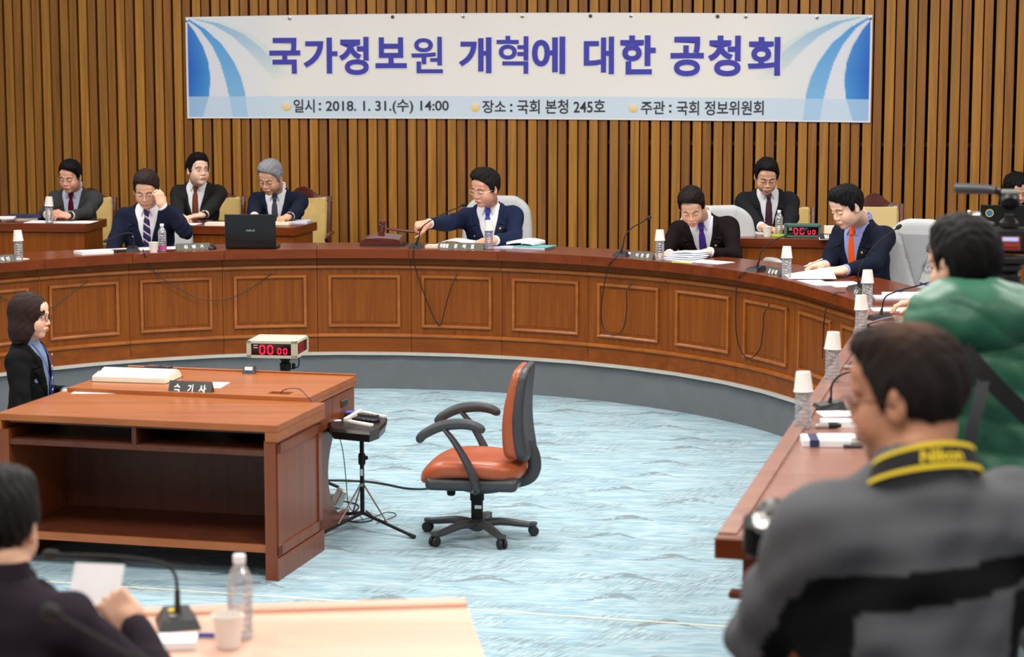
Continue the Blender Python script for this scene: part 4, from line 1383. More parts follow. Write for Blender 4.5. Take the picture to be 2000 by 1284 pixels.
o = MB().tube(spline([p0, p0 + [.003, 0, -.03], p0 + [.0, 0, -.06], p0 + [-.03, 0, -.075], sp + [.03, -.02, -.075], sp + [.015, -.02, -.12], [sp[0] + .02, sp[1], .3]], 6), .0035, 6).build('cable', M['black'], smooth=True, base=p0)
set_props(o, 'black cable looping under the cream timer', 'cable')

# ---------------------------------------------------------------- things on the clerk's desks
def text_on(s, org, ex, ez, en, W, H, mat, parent, name='lettering', off=.02, ext=.0, lift=.0006, skew=0):
    v, f = text_mesh(s, off)
    lo, hi = v[:, :2].min(0), v[:, :2].max(0)
    x = (v[:, 0] - lo[0]) / (hi[0] - lo[0]) * W; z = (v[:, 1] - lo[1]) / (hi[1] - lo[1]) * H
    P_ = org + np.outer(x, ex) + np.outer(z, ez) + en * lift
    return mk(name, P_, f, mat, parent)
def nameplate(c, w, h, rz, label, chars, mat, lay=.55, name='nameplate', depth=.05, xs=None, ch=.5, group=None):
    """a folded tent card: the front face leans back; chars are (text, start, width) as fractions"""
    ex = np.array([math.cos(rz), math.sin(rz), 0]); ey = np.array([-ex[1], ex[0], 0])
    t = thing(name, c, label, 'nameplate', group)
    a = c - ex * w / 2 - ey * depth / 2; b = c + ex * w / 2 - ey * depth / 2; top = UPZ * h + ey * depth / 2
    v = [a, b, a + top, b + top, a + ey * depth, b + ey * depth]
    MB().add(v, [(0, 1, 3, 2), (2, 3, 5, 4), (0, 4, 5, 1), (0, 2, 4), (1, 5, 3)]).build('body', mat, t)
    ez = top / np.linalg.norm(top); en = np.cross(ex, ez); L = np.linalg.norm(top)
    for s, x0, ww in chars:
        text_on(s, a + ex * w * x0 + ez * L * (1 - ch) / 2, ex, ez, en, w * ww, L * ch, M['letter'], t, 'letter', .03)
    return t
p = onz(372, 773, CH); nameplate(p + D2 * .012, .232, .072, DA, 'black tent nameplate with three white characters on the clerk counter', [('속', .12, .16), ('기', .44, .13), ('사', .70, .17)], M['plateb'], depth=.062, ch=.56)

def page_stack(px, py, z, w, d, rz, h, label, mat='white', name='document', cat='paper', group=None, warp=None, nx=1, ny=1, parts=None):
    c = onz(px, py, z)
    o = MB().sheet((c[0], c[1], z), w, d, rz, h, warp, nx, ny).build(name, M[mat], smooth=False, base=(c[0], c[1], z))
    return set_props(o, label, cat, group)
page_stack(212, 763, .7405, .34, .21, DA + .25, .0012, 'loose white sheet lying left of the open book on the clerk desk')
page_stack(345, 760, .7605 if False else .7410, .15, .10, DA + .1, .0010, 'white sheet slipped behind the black three-character nameplate')
page_stack(392, 752, TZ + .0005, .26, .19, DA + .12, .0010, 'white sheet right of the black nameplate on the clerk desk')
# open book
bc = onz(268, 745, .75); bk = thing('open_book', (bc[0], bc[1], .7445), 'thick open book with blank white pages on the clerk desk', 'book')
bz = TZ + .002
ex = np.array([math.cos(DA + .05), math.sin(DA + .05), 0]); ey = np.array([-ex[1], ex[0], 0])
def leafblock(y0, y1, prof, name, mat, w=.44):
    n = len(prof); v = []
    for xx in (-w / 2, w / 2):
        for yy, zz in prof: v.append(bc * [1, 1, 0] + ex * (xx) + ey * yy + UPZ * (bz + zz))
    f = [tuple(range(n))[::-1], tuple(range(n, 2 * n))] + [(i, (i + 1) % n, n + (i + 1) % n, n + i) for i in range(n)]
    return MB().add(v, f).build(name, mat, bk)
leafblock(0, 0, [(-.12, 0), (.0, 0), (.0, .034), (-.03, .038), (-.08, .030), (-.12, .024)], 'page_block', M['cream_paper'], .40)
leafblock(0, 0, [(.0, 0), (.12, 0), (.12, .014), (.09, .036), (.05, .048), (.02, .044), (.0, .034)], 'page_block', M['cream_paper'], .40)
leafblock(0, 0, [(-.118, .0245), (-.08, .0305), (-.03, .0385), (.0, .0345), (.02, .0445), (.05, .0485), (.09, .0365), (.09, .0385), (.05, .0505), (.02, .0465), (.0, .0365), (-.03, .0405), (-.08, .0325), (-.118, .0265)], 'page', M['white'], .40)
leafblock(0, 0, [(-.125, -.001), (.135, -.001), (.135, .0), (-.125, .0)], 'cover', M['black'], .41)
# recorder, pen, small clock
c = onz(303, 722, TZ); t = thing('voice_recorder', (c[0], c[1], TZ), 'dark voice recorder lying at the far left of the clerk desk', 'recorder')
MB().box((c[0], c[1], TZ + .011), (.115, .035, .020), rz=DA + .3, bevel=.004).build('case', M['plastic'], t)
MB().box((c[0] - .02, c[1], TZ + .0222), (.04, .022, .002), rz=DA + .3).build('screen', M['leather'], t)
c = onz(283, 727, TZ); o = MB().tube([[c[0] - .05, c[1], TZ + .005], [c[0] + .05, c[1] - .01, TZ + .005]], .0045, 8).build('pen', M['black'], base=(c[0], c[1], TZ)); set_props(o, 'black pen beside the voice recorder on the clerk desk', 'pen')
c = onz(487, 730, TZ); t = thing('desk_clock', (c[0], c[1], TZ), 'small black desk clock with pale screen near the far edge of the clerk desk', 'clock')
m = MB(); a = .034
pr = [(-.034, 0), (.034, 0), (.036, .012), (.028, .040), (.022, .044), (-.022, .044), (-.028, .040), (-.036, .012)]
n = len(pr); v = []
for yy, sc in ((-.018, 1), (.018, .9)):
    for x_, z_ in pr: v.append(np.array([c[0], c[1], TZ]) + D1 * x_ * sc + D2 * (yy + z_ * .35) + UPZ * z_)
m.add(v, [tuple(range(n)), tuple(range(n, 2 * n))[::-1]] + [(i, n + i, n + (i + 1) % n, (i + 1) % n) for i in range(n)]); m.build('case', M['plastic'], t)
R = np.stack([D1, np.cross(UPZ * .94 + D2 * .33, D1) * -1, UPZ * .94 + D2 * .33], 1)
q = np.array([c[0], c[1], TZ]) - D2 * .0095 + UPZ * .028
MB().box(q, (.044, .002, .020), M=R).build('screen', plain('lcd_pale', (198, 216, 214), .3), t)
for k in range(3): MB().box(q - UPZ * .016 - D2 * .006 + D1 * (-.012 + .012 * k), (.008, .002, .004), M=R).build('button', M['blue'], t)

def cable(pts, r, label, mat='black', name='cable', n=6, group=None):
    o = MB().tube(spline(pts, n), r, 6).build(name, M[mat], smooth=True, base=pts[0])
    return set_props(o, label, 'cable', group)
h1c = O2 + D1 * (hole1[0] + hole1[2] * .55) + D2 * (hole1[1] + hole1[3] * .4) + UPZ * TZ
cable([h1c - UPZ * .05, h1c, h1c + D1 * .03 + UPZ * .022, h1c + D1 * .10 + UPZ * .03 - D2 * .02, O2 + D1 * (W2 - .02) + D2 * .02 + UPZ * (TZ + .012), O2 + D1 * (W2 + .016) + D2 * .01 + UPZ * (TZ - .03), O2 + D1 * (W2 + .022) + UPZ * .62 + D2 * .0, O2 + D1 * (W2 + .03) + UPZ * .56 + D2 * .03], .003, 'grey cable arching out of the square hole of the clerk desk', 'plastic')
h2c = O2 + D1 * (hole2[0] + hole2[2] * .5) + D2 * (hole2[1] + hole2[3] * .4) + UPZ * TZ
cable([h2c - UPZ * .05, h2c, h2c + UPZ * .03 + D1 * .01, h2c + UPZ * .045 + D1 * .05, h2c + UPZ * .042 + D1 * .09], .002, 'thin wire standing out of the far cable hole of the clerk desk')
rc = onz(322, 722, TZ + .01); cable([rc, rc + [.04, 0, .012], h2c + [-.03, 0, .012], h2c + [-.015, 0, -.03]], .003, 'short black lead from the voice recorder into the far cable hole')

# ---------------------------------------------------------------- steno machine on its tripod
SZ = .575
tp = np.array([-.845, 10.98, 0.])
outl = [onz(x, y, SZ)[:2] for x, y in ((635, 822), (648, 838), (722, 845), (742, 838), (755, 824), (757, 815), (748, 808), (728, 804), (672, 803), (655, 808))]
outl = [np.array(q) for q in outl]
cen2 = sum(outl) / len(outl)
sh = np.array([tp[0], tp[1]]) * 0 
outl = outl[::1]
area2 = sum(a[0] * b[1] - a[1] * b[0] for a, b in zip(outl, outl[1:] + outl[:1]))
if area2 < 0: outl = outl[::-1]
tp = np.array([cen2[0] + .0, cen2[1], 0.])
t = thing('steno_machine', (cen2[0], cen2[1], SZ - .055), 'black stenography keyboard with pale keys on a thin tripod', 'steno machine')
m = MB(); n = len(outl)
lo_ = [cen2 + (q - cen2) * .93 for q in outl]
v = [[*q, SZ - .055] for q in lo_] + [[*q, SZ - .014] for q in outl] + [[*(cen2 + (q - cen2) * .95), SZ] for q in outl]
f = [tuple(range(n))[::-1], tuple(range(2 * n, 3 * n))] + [(k * n + i, k * n + (i + 1) % n, (k + 1) * n + (i + 1) % n, (k + 1) * n + i) for k in (0, 1) for i in range(n)]
m.add(v, f).build('housing', M['black'], t)
def keyrow(p, q, nk, sx, sy, name='key', mat=M['cup'], h=.014):
    a, b = onz(*p, SZ), onz(*q, SZ); d = (b - a)[:2]; rz = math.atan2(d[1], d[0]); L = np.linalg.norm(d)
    for i in range(nk):
        c = a + (b - a) * ((i + .5) / nk)
        MB().box((c[0], c[1], SZ + h / 2), (L / nk * .88, sy, h), rz=rz, bevel=.002).build(name, mat, t)
keyrow((682, 826), (727, 834), 6, 0, .026)
keyrow((709, 808), (752, 817), 5, 0, .024)
keyrow((672, 826), (706, 806), 1, 0, .020, 'key_bar', h=.02)
keyrow((692, 821), (738, 826), 5, 0, .05, 'black_key', M['black'], .016)
keyrow((700, 816), (738, 820), 5, 0, .03, 'black_key', M['plastic'], .024)
a = onz(682, 811, SZ); MB().box((a[0], a[1], SZ + .010), (.085, .06, .014), rz=DA, bevel=.003).build('screen_frame', M['plastic'], t)
MB().box((a[0], a[1], SZ + .018), (.055, .038, .003), rz=DA).build('screen', plain('lcd_blue', (90, 110, 220), .3, emis=(90, 110, 230), estr=.35), t)
a = onz(655, 822, SZ); MB().box((a[0], a[1], SZ + .001), (.06, .035, .002), rz=DA + .3).build('label_sticker', M['white'], t)
for px, py in ((657, 846), (720, 850), (685, 848)):
    a = onz(px, py, SZ - .06); MB().lathe([(.010, -.02), (.011, 0)], (a[0], a[1] + .02, SZ - .055), 8).build('foot', M['rubber'], t)
t = thing('tripod', (tp[0], tp[1], 0), 'thin black tripod with steel braces under the steno keyboard', 'tripod')
MB().tube([[*tp[:2], .075], [*tp[:2], SZ - .056]], .0115, 10).build('pole', M['blackm'], t, True)
MB().lathe([(.017, -.03), (.019, -.02), (.019, .022), (.013, .03)], [*tp[:2], .37], 12).build('collar', M['blackm'], t, True)
MB().box([tp[0] + .02, tp[1], .375], (.022, .018, .02), bevel=.004).build('knob', M['blackm'], t)
MB().lathe([(.0140, 0), (.0140, .018)], [*tp[:2], .225], 10).build('brace_collar', M['steel'], t, True)
MB().box([tp[0] - .001, tp[1] - .0115, .30], (.014, .002, .035)).build('sticker', M['silver'], t)
feet = [np.array([tp[0] + .275, tp[1] - .23, .012]), np.array([tp[0] - .23, tp[1] - .26, .012]), np.array([tp[0] - .12, tp[1] + .30, .012])]
for ft in feet:
    hub = np.array([tp[0], tp[1], .085]); d = (ft - hub); s = hub + d / np.linalg.norm(d) * .015
    lg = MB().tube([s, ft], [.0095, .0085], 8).build('leg', M['blackm'], t, True)
    MB().tube([ft - d / np.linalg.norm(d) * .03, ft + d / np.linalg.norm(d) * .008], .0115, 8).build('rubber_foot', M['rubber'], lg, True)
    mid = hub + d * .52
    MB().tube([[*(tp[:2] + d[:2] / np.linalg.norm(d[:2]) * .013), .235], mid], .0048, 6).build('brace', M['steel'], t, True)
cable([[tp[0] - .13, tp[1] + .02, SZ - .05], [tp[0] - .10, tp[1], .42], [tp[0] - .085, tp[1], .28], [tp[0] - .07, tp[1], .12], [tp[0] - .02, tp[1] + .02, .07], [tp[0], tp[1] + .06, .03]], .0024, 'thin black cable hanging from the steno keyboard')
c0 = onz(634, 938, 0); 
cable([onz(600, 940, 0) + [0, 0, .006], onz(700, 942, 0) + [0, 0, .006], onz(750, 948, 0) + [0, 0, .006], onz(800, 957, 0) + [0, 0, .006], onz(850, 955, 0) + [0, 0, .006], onz(905, 940, 0) + [0, 0, .006]], .006, 'thick black cable running over the carpet behind the orange chair')
cable([onz(x, y, 0) + [0, 0, .006] for x, y in ((640, 985), (672, 982), (700, 990), (688, 1004), (652, 1010), (690, 1022), (722, 1020), (728, 1012), (715, 1000))], .0042, 'black cable coiled on the carpet at the tripod feet')
cable([onz(x, y, 0) + [0, 0, .004] for x, y in ((690, 1020), (730, 1012), (752, 1003), (770, 1004), (772, 1010), (752, 1018), (735, 1024))], .0022, 'thin wire curling on the carpet right of the tripod')
cable([onz(x, y, 0) + [0, 0, .005] for x, y in ((600, 1000), (634, 1012), (662, 1024))], .0048, 'black cable on the carpet coming out from under the clerk desk')
c = onz(662, 992, 0); t = thing('power_adapter', (c[0], c[1], 0), 'white power adapter leaning at the foot of the clerk desk', 'adapter')
MB().box((c[0], c[1], .055), (.035, .11, .10), rz=.3, bevel=.006, M=np.array(Matrix.Rotation(.5, 3, 'Y'))).build('case', M['silver'], t)
c = onz(645, 968, 0.05); t = thing('foot_pedal', (c[0], c[1], .0), 'dark grey cylindrical pedal showing under the clerk desk', 'pedal')
MB().lathe([(.026, -.07), (.028, -.06), (.028, .06), (.025, .07)], (c[0], c[1], .03), 14, M=np.stack([D2, UPZ, D1], 1)).build('barrel', M['plastic'], t, True)

# ---------------------------------------------------------------- orange task chair
def task_chair():
    c = np.array([-.178, 10.62, 0.]); yaw = math.radians(172)       # faces left in the picture
    F_ = np.array([math.cos(yaw), math.sin(yaw), 0]); S_ = np.array([-F_[1], F_[0], 0])   # forward, sideways
    if S_[1] > 0: S_ = -S_                                           # S_ points to the camera
    R = np.stack([F_, S_, UPZ], 1)
    L = lambda p: c + np.asarray(p, float) @ R.T
    t = thing('office_chair', c, 'orange leather swivel chair with dark grey arms, empty in the middle', 'chair')
    def seat(p):
        q = (p - c) @ R
        z = q[:, 2] - .02 * np.sin(np.clip((q[:, 0] + .2) / .45, 0, 1) * 3.14)
        z = z + .05 * np.clip((q[:, 0] - .12) / .15, 0, 1) ** 2
        r2 = (np.abs(q[:, 0] - .01) / .268) ** 3.2 + (np.abs(q[:, 1]) / .240) ** 3.2
        d = smax((r2 ** (1 / 3.2) - 1) * .24, np.abs(z - .372) - .046, .05)
        return smax(d, -ell(q, (-.04, 0, .56), (.30, .24, .155)), .03)
    P, Fc = surf(seat, c + [-.36, -.36, .3], c + [.36, .36, .55], .010)
    mk('seat', P, Fc, M['leather'], t, True)
    def pan(p):
        q = (p - c) @ R
        d = rbox(q, (.0, 0, .312), (.235, .215, .035), .03)
        return smin(d, ell(q, (-.03, 0, .288), (.15, .13, .055)), .04)
    P, Fc = surf(pan, c + [-.34, -.34, .22], c + [.34, .34, .42], .011)
    mk('seat_pan', P, Fc, M['plastic'], t, True)
    def bk(q, thick, off):
        z = q[:, 2]; tt = np.clip((z - .43) / .46, 0, 1)
        hw = .215 - .06 * tt ** 2 - .03 * (1 - tt) ** 2
        xc = -.232 + .042 * np.sin(np.clip(1 - tt, 0, 1) * 2.5) + off * (1 - .45 * tt)
        thick = thick * (1 - .40 * tt ** 1.5)
        x_ = (q[:, 0] - xc); r_ = .05
        dz = np.abs(z - .665) - (.23 - r_)
        dy = np.abs(q[:, 1]) - (hw - r_)
        d2 = np.sqrt(np.maximum(dz, 0) ** 2 + np.maximum(dy, 0) ** 2) + np.minimum(np.maximum(dz, dy), 0) - r_
        return smax(d2, np.abs(x_) - thick, thick * .9)
    P, Fc = surf(lambda p: bk((p - c) @ R, .042 , 0), c + [-.5, -.4, .38], c + [.5, .4, .98], .010)
    mk('backrest', P, Fc, M['leather'], t, True)
    P, Fc = surf(lambda p: bk((p - c) @ R, .030, -.052) - .004, c + [-.5, -.4, .38], c + [.5, .4, .98], .010)
    mk('back_shell', P, Fc, M['plastic'], t, True)
    MB().tube(spline([L((-.262, 0, .50)), L((-.290, 0, .43)), L((-.292, 0, .36)), L((-.25, 0, .31)), L((-.12, 0, .280))], 6), [.034] * 25, 10, flat=.36).build('back_bracket', M['plastic'], t, True)
    for s_ in (1, -1):
        pad = spline([L((.255, s_ * .262, .535)), L((.225, s_ * .262, .575)), L((.14, s_ * .262, .618)), L((.04, s_ * .262, .632)), L((-.03, s_ * .262, .622)), L((-.08, s_ * .262, .597))], 6)
        MB().tube(pad, [(.019 + .006 * math.sin(i / 30 * 3.1)) * (1, .8, .5)[max(0, 2 - min(i, len(pad) - 1 - i))] for i in range(len(pad))], 10, flat=1.1).build('armrest', M['plastic'], t, True)
        up = spline([L((.13, s_ * .262, .612)), L((.075, s_ * .262, .545)), L((.02, s_ * .26, .455)), L((-.015, s_ * .25, .38)), L((-.03, s_ * .225, .315)), L((-.01, s_ * .17, .305))], 6)
        MB().tube(up, [.022 + .022 * min(1, i / 18) for i in range(len(up))], 10, flat=.5).build('arm_support', M['plastic'], t, True)
    MB().lathe([(.028, .075), (.030, .08), (.030, .19), (.036, .195), (.036, .235), (.028, .24), (.028, .29)], c, 16).build('gas_column', M['blackm'], t, True)
    MB().box(L((-.01, .031, .165)), (.035, .003, .018), M=R).build('sticker', M['silver'], t)
    MB().lathe([(.018, 0), (.022, .008), (.022, .045), (.014, .05)], L((.13, .02, .22)), 10).build('tension_knob', M['blackm'], t, True)
    MB().lathe([(.020, .035), (.048, .05), (.050, .085), (.034, .10)], c, 16).build('hub', M['plastic'], t, True)
    for k in range(5):
        a = math.radians(8 + 72 * k)
        d = np.array([math.cos(a), math.sin(a), 0])
        pts = spline([c + d * .03 + UPZ * .075, c + d * .12 + UPZ * .080, c + d * .22 + UPZ * .066, c + d * .275 + UPZ * .058], 5)
        lg = MB().tube(pts, [.030 - .009 * i / 15 for i in range(len(pts))], 10, flat=.75).build('base_spoke', M['plastic'], t, True)
        e = c + d * .285; sd = np.array([-d[1], d[0], 0])
        MB().lathe([(.008, 0), (.012, .02), (.024, .03), (.026, .045)], e + UPZ * .025, 10).build('caster_hood', M['plastic'], lg, True)
        for s_ in (1, -1):
            MB().lathe([(.004, -.008), (.022, -.008), (.026, -.004), (.026, .004), (.022, .008), (.004, .008)], e + sd * s_ * .014 + d * .006 + UPZ * .0265, 16, M=np.stack([d, UPZ, sd], 1)).build('caster_wheel', M['rubber'], lg, True)
task_chair()

# ---------------------------------------------------------------- near desk at the bottom of the picture
n0 = onz(908, 1167, TOPZ); n1 = onz(280, 1185, TOPZ); n2 = onz(941, 1284, TOPZ)
e1 = (n0 - n1)[:2]; e1 /= np.linalg.norm(e1); E1 = np.array([*e1, 0]); E2 = np.array([e1[1], -e1[0], 0])   # right, toward the camera
rzn = math.atan2(e1[1], e1[0])
t = thing('straight_desk', n0 - E1 * 1.3 + E2 * .33 - UPZ * TOPZ + UPZ * PLAT, 'pale lit wooden desk across the bottom edge of the picture', 'desk', None)
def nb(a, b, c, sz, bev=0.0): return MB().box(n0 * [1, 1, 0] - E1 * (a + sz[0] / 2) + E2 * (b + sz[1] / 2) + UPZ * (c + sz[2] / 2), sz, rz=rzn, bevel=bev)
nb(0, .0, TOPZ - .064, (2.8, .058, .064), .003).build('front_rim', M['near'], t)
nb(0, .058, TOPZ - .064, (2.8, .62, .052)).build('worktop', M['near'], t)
nb(.03, .05, PLAT, (2.7, .03, TOPZ - .064 - PLAT)).build('front_board', M['steno_v'], t)
nb(.03, .08, PLAT, (.03, .45, TOPZ - .064 - PLAT)).build('end_board', M['steno_v'], t)
nb(2.7, .08, PLAT, (.03, .45, TOPZ - .064 - PLAT)).build('end_board', M['steno_v'], t)

t = thing('straight_desk', (-1.0, 3.45, PLAT), 'second-row desk below the bottom edge of the picture', 'desk')
MB().box((-1.0, 3.45, 1.17), (2.2, .55, .05), bevel=.003).build('worktop', M['near'], t)
MB().box((-1.0, 3.70, (1.145 + PLAT) / 2), (2.1, .03, 1.145 - PLAT)).build('front_board', M['steno_v'], t)
for x_ in (-2.03, .03): MB().box((x_, 3.45, (1.145 + PLAT) / 2), (.04, .48, 1.145 - PLAT)).build('end_board', M['steno_v'], t)

# ---------------------------------------------------------------- back row desks
BZ = 1.10
def back_desk(fr, ang, w, label, d=.58, name='back_desk'):
    """fr: front right corner of the top"""
    fr = np.array([fr[0], fr[1], 0.]); ex = np.array([math.cos(ang), math.sin(ang), 0]); ey = np.array([-ex[1], ex[0], 0])
    t = thing(name, fr - ex * w / 2 + ey * d / 2 + UPZ * PLAT, label, 'desk', 'desks of the back row')
    def b(a, bb, c, sz, mt, nm, bev=0.0):
        MB().box(fr - ex * (a + sz[0] / 2) + ey * (bb + sz[1] / 2) + UPZ * (c + sz[2] / 2), sz, rz=ang, bevel=bev).build(nm, M[mt], t)
    b(0, 0, BZ - .066, (w, d, .066), 'slab', 'worktop', .002)
    b(.02, .02, PLAT, (w - .04, .025, BZ - .066 - PLAT), 'panel', 'front_board')
    b(.02, .014, PLAT + .46, (w - .04, .008, .022), 'mould', 'moulding')
    b(.02, .014, PLAT, (w - .04, .008, .12), 'panel_h', 'plinth')
    k = 2
    pw = (w - .04) / k
    for i in range(k):
        b(.02 + i * pw + .06, .014, PLAT + .16, (pw - .12, .008, .02), 'mould', 'panel_frame'); b(.02 + i * pw + .06, .014, PLAT + .40, (pw - .12, .008, .02), 'mould', 'panel_frame')
    for a in (.02, w - .045): b(a, .045, PLAT, (.025, d - .10, BZ - .066 - PLAT), 'panel', 'side_board')
    return ex, ey
A_ = onz(167, 438, BZ); B_ = onz(574, 445, BZ); Cl = onz(1470, 465.5, BZ); Cr = onz(1623, 468.5, BZ)
back_desk(A_, math.radians(-6), 1.75, 'back-row wooden desk of the man in the grey suit at the far left')
back_desk(B_, math.radians(-13), 1.30, 'back-row wooden desk of the two men behind the laptop')
ac = math.radians(-9)
cfr = Cl + np.array([math.cos(ac), math.sin(ac), 0]) * 1.13
back_desk(cfr, ac, 1.45, 'back-row wooden desk carrying the green digital timer')
dfr = cfr + np.array([math.cos(ac), math.sin(ac), 0]) * 1.50
back_desk(dfr, ac, 1.45, 'back-row wooden desk of the woman at the right edge')

# ---------------------------------------------------------------- chairs
def exec_chair(c, yaw, label, h=1.07, w=.54, group='grey fabric chairs of the horseshoe', arms=True, seatz=.44, seam=True, arm_z=.66, floor=PLAT):
    """grey upholstered swivel chair; yaw as for people; c on the platform"""
    c = np.array([c[0], c[1], floor]); Fm = frame(yaw)
    t = thing('armchair', c, label, 'chair', group)
    toq = lambda p: (p - c.astype(np.float32)) @ Fm.astype(np.float32)
    def back(p):
        q = toq(p); z = q[:, 2]; tt = np.clip((z - seatz) / (h - seatz), 0, 1)
        hw = w / 2 - .015 + .02 * np.sin(tt * 3) - .03 * tt ** 4
        yc = -.25 - .10 * tt; zc = (seatz + h) / 2 - .02; r_ = .13
        dz = np.abs(z - zc) - ((h - seatz) / 2 + .02 - r_); dx = np.abs(q[:, 0]) - (hw - r_)
        d2 = np.sqrt(np.maximum(dz, 0) ** 2 + np.maximum(dx, 0) ** 2) + np.minimum(np.maximum(dz, dx), 0) - r_
        d = smax(d2, np.abs(q[:, 1] - yc + .25 * q[:, 0] ** 2 * -1) - .055, .05)
        if seam:
            zz = z - (h - .46); s1 = np.abs(np.abs(q[:, 0]) - np.clip(zz, 0, 1) * .36) 
            g = np.where((q[:, 1] > yc) & (zz > 0) & (zz < .36), .008 * np.exp(-(s1 / .006) ** 2), 0)
            inn = (np.abs(q[:, 0]) < np.clip(zz, 0, 1) * .36) & (q[:, 1] > yc)
            d = d + g - np.where(inn, .004, 0)
        return d
    b0 = c + [-.5, -.5, seatz - .1]; b1 = c + [.5, .5, h + .1]
    P, Fc = surf(back, b0, b1, .011); mk('backrest', P, Fc, M['greyfab'], t, True)
    if seam:
        def vin(p):
            q = toq(p); zz = q[:, 2] - (h - .46)
            return np.maximum(back(p) - .004, np.maximum(np.abs(q[:, 0]) - np.clip(zz, 0, 1) * .34 + .004, np.maximum(-zz + .01, np.maximum(zz - .37, -.36 - q[:, 1] + .07))))
        P, Fc = surf(vin, b0, b1, .007)
        if len(P): mk('back_inset', P, Fc, M['greyfab_d'], t, True)
    P, Fc = surf(lambda p: rbox(toq(p), (0, .0, seatz - .05), (w / 2 - .03, .25, .06), .05), c + [-.45, -.45, .3], c + [.45, .45, .6], .016); mk('seat', P, Fc, M['greyfab'], t, True)
    if arms:
        for s_ in (1, -1):
            pts = np.array([[s_ * (w / 2 + .01), -.20, arm_z - .02], [s_ * (w / 2 + .01), .0, arm_z], [s_ * (w / 2 + .01), .17, arm_z], [s_ * (w / 2 + .01), .235, arm_z - .03]]) @ Fm.T + c
            pp = spline(pts, 5); MB().tube(pp, .035, 10, flat=1.0).build('armrest', M['greyfab'], t, True)
            pts = np.array([[s_ * (w / 2 + .01), .15, arm_z - .02], [s_ * (w / 2 + .01), .08, arm_z - .15], [s_ * (w / 2 - .03), .05, seatz - .07]]) @ Fm.T + c
            MB().tube(spline(pts, 4), .025, 8, flat=.6).build('arm_support', M['plastic'], t, True)
    MB().lathe([(.03, .08), (.03, .36)], c, 12).build('gas_column', M['steel'], t, True)
    for k in range(5):
        a = math.radians(72 * k + yaw); d = np.array([math.cos(a), math.sin(a), 0])
        MB().tube([c + UPZ * .09, c + d * .28 + UPZ * .06], [.03, .02], 8, flat=.7).build('base_spoke', M['plastic'], t, True)
        MB().lathe([(.004, -.02), (.025, -.02), (.028, 0), (.025, .02), (.004, .02)], c + d * .29 + UPZ * .028, 10, M=np.stack([d, UPZ, np.array([-d[1], d[0], 0])], 1)).build('caster', M['rubber'], t, True)
    return t
def wood_chair(c, yaw, label, top=1.13, w=.50, fab='gold', group='mahogany chairs of the back row', crest=True):
    c = np.array([c[0], c[1], PLAT]); Fm = frame(yaw)
    t = thing('wooden_chair', c, label, 'chair', group)
    L = lambda p: np.asarray(p, float) @ Fm.T + c
    lean = lambda z: -.22 - (z - .45) * .16
    for s_ in (1, -1):
        MB().tube([L((s_ * (w / 2 - .02), -.21, .0)), L((s_ * (w / 2 - .02), -.20, .45)), L((s_ * (w / 2 - .018), lean(top - .09), top - .085))], [.022, .024, .021], 6).build('back_post', M['chair_wood'], t)
        MB().tube([L((s_ * (w / 2 - .02), .20, .0)), L((s_ * (w / 2 - .02), .20, .43))], [.018, .024], 8).build('leg', M['chair_wood'], t)
        ar = spline([L((s_ * (w / 2 + .01), -.24, .66)), L((s_ * (w / 2 + .03), -.05, .67)), L((s_ * (w / 2 + .03), .13, .66)), L((s_ * (w / 2 + .02), .20, .63))], 5)
        MB().tube(ar, [.018] * len(ar), 8).build('armrest', M['chair_wood'], t, True)
        MB().tube(spline([L((s_ * (w / 2 + .02), .15, .65)), L((s_ * (w / 2 + .01), .10, .55)), L((s_ * (w / 2 - .01), .14, .43))], 4), .016, 8).build('arm_support', M['chair_wood'], t, True)
    # crest rail: stepped pediment
    n = 17; xs = np.linspace(-w / 2, w / 2, n)
    def prof(x):
        a = abs(x) / (w / 2); return top - .085 + .085 * (max(0, math.cos(min(1, a / .72) * math.pi / 2)) ** .8) if a < .72 else top - .085
    for k, (sc, dz, th) in enumerate(((1.0, 0, .034), (.86, 0, .042), (.66, 0, .048))):
        v = []
        for yy in (-.5, .5):
            for x in xs: v.append(L((x * sc, lean(top - .1) + yy * th, top - .125)))
            for x in xs: v.append(L((x * sc, lean(top - .05) + yy * th, (prof(x) - .018 * (2 - k)) if k else min(prof(x), top - .075 + .0) - .0)))
        f = []
        for i in range(n - 1):
            a, b_, c_, d_ = i, i + 1, n + i + 1, n + i
            f += [(a, b_, c_, d_), (2 * n + b_, 2 * n + a, 2 * n + d_, 2 * n + c_), (d_, c_, 2 * n + c_, 2 * n + d_), (b_, a, 2 * n + a, 2 * n + b_)]
        f += [(0, n, 3 * n, 2 * n), (n - 1, 3 * n - 1, 4 * n - 1, 2 * n - 1)]
        MB().add(v, f).build('crest_rail', M['chair_wood'], t)
    Rl = frame(yaw, -9)
    cc = L((0, lean(.74), .735))
    MB().box(cc, (w - .075, .055, top - .125 - .47), M=Rl, bevel=.018).build('back_cushion', M[fab], t)
    MB().box(L((0, .0, .44)), (w - .02, .46, .09), M=Fm, bevel=.025).build('seat_cushion', M[fab], t)
    MB().box(L((0, .0, .385)), (w - .0, .44, .04), M=Fm).build('seat_rail', M['chair_wood'], t)
    return t
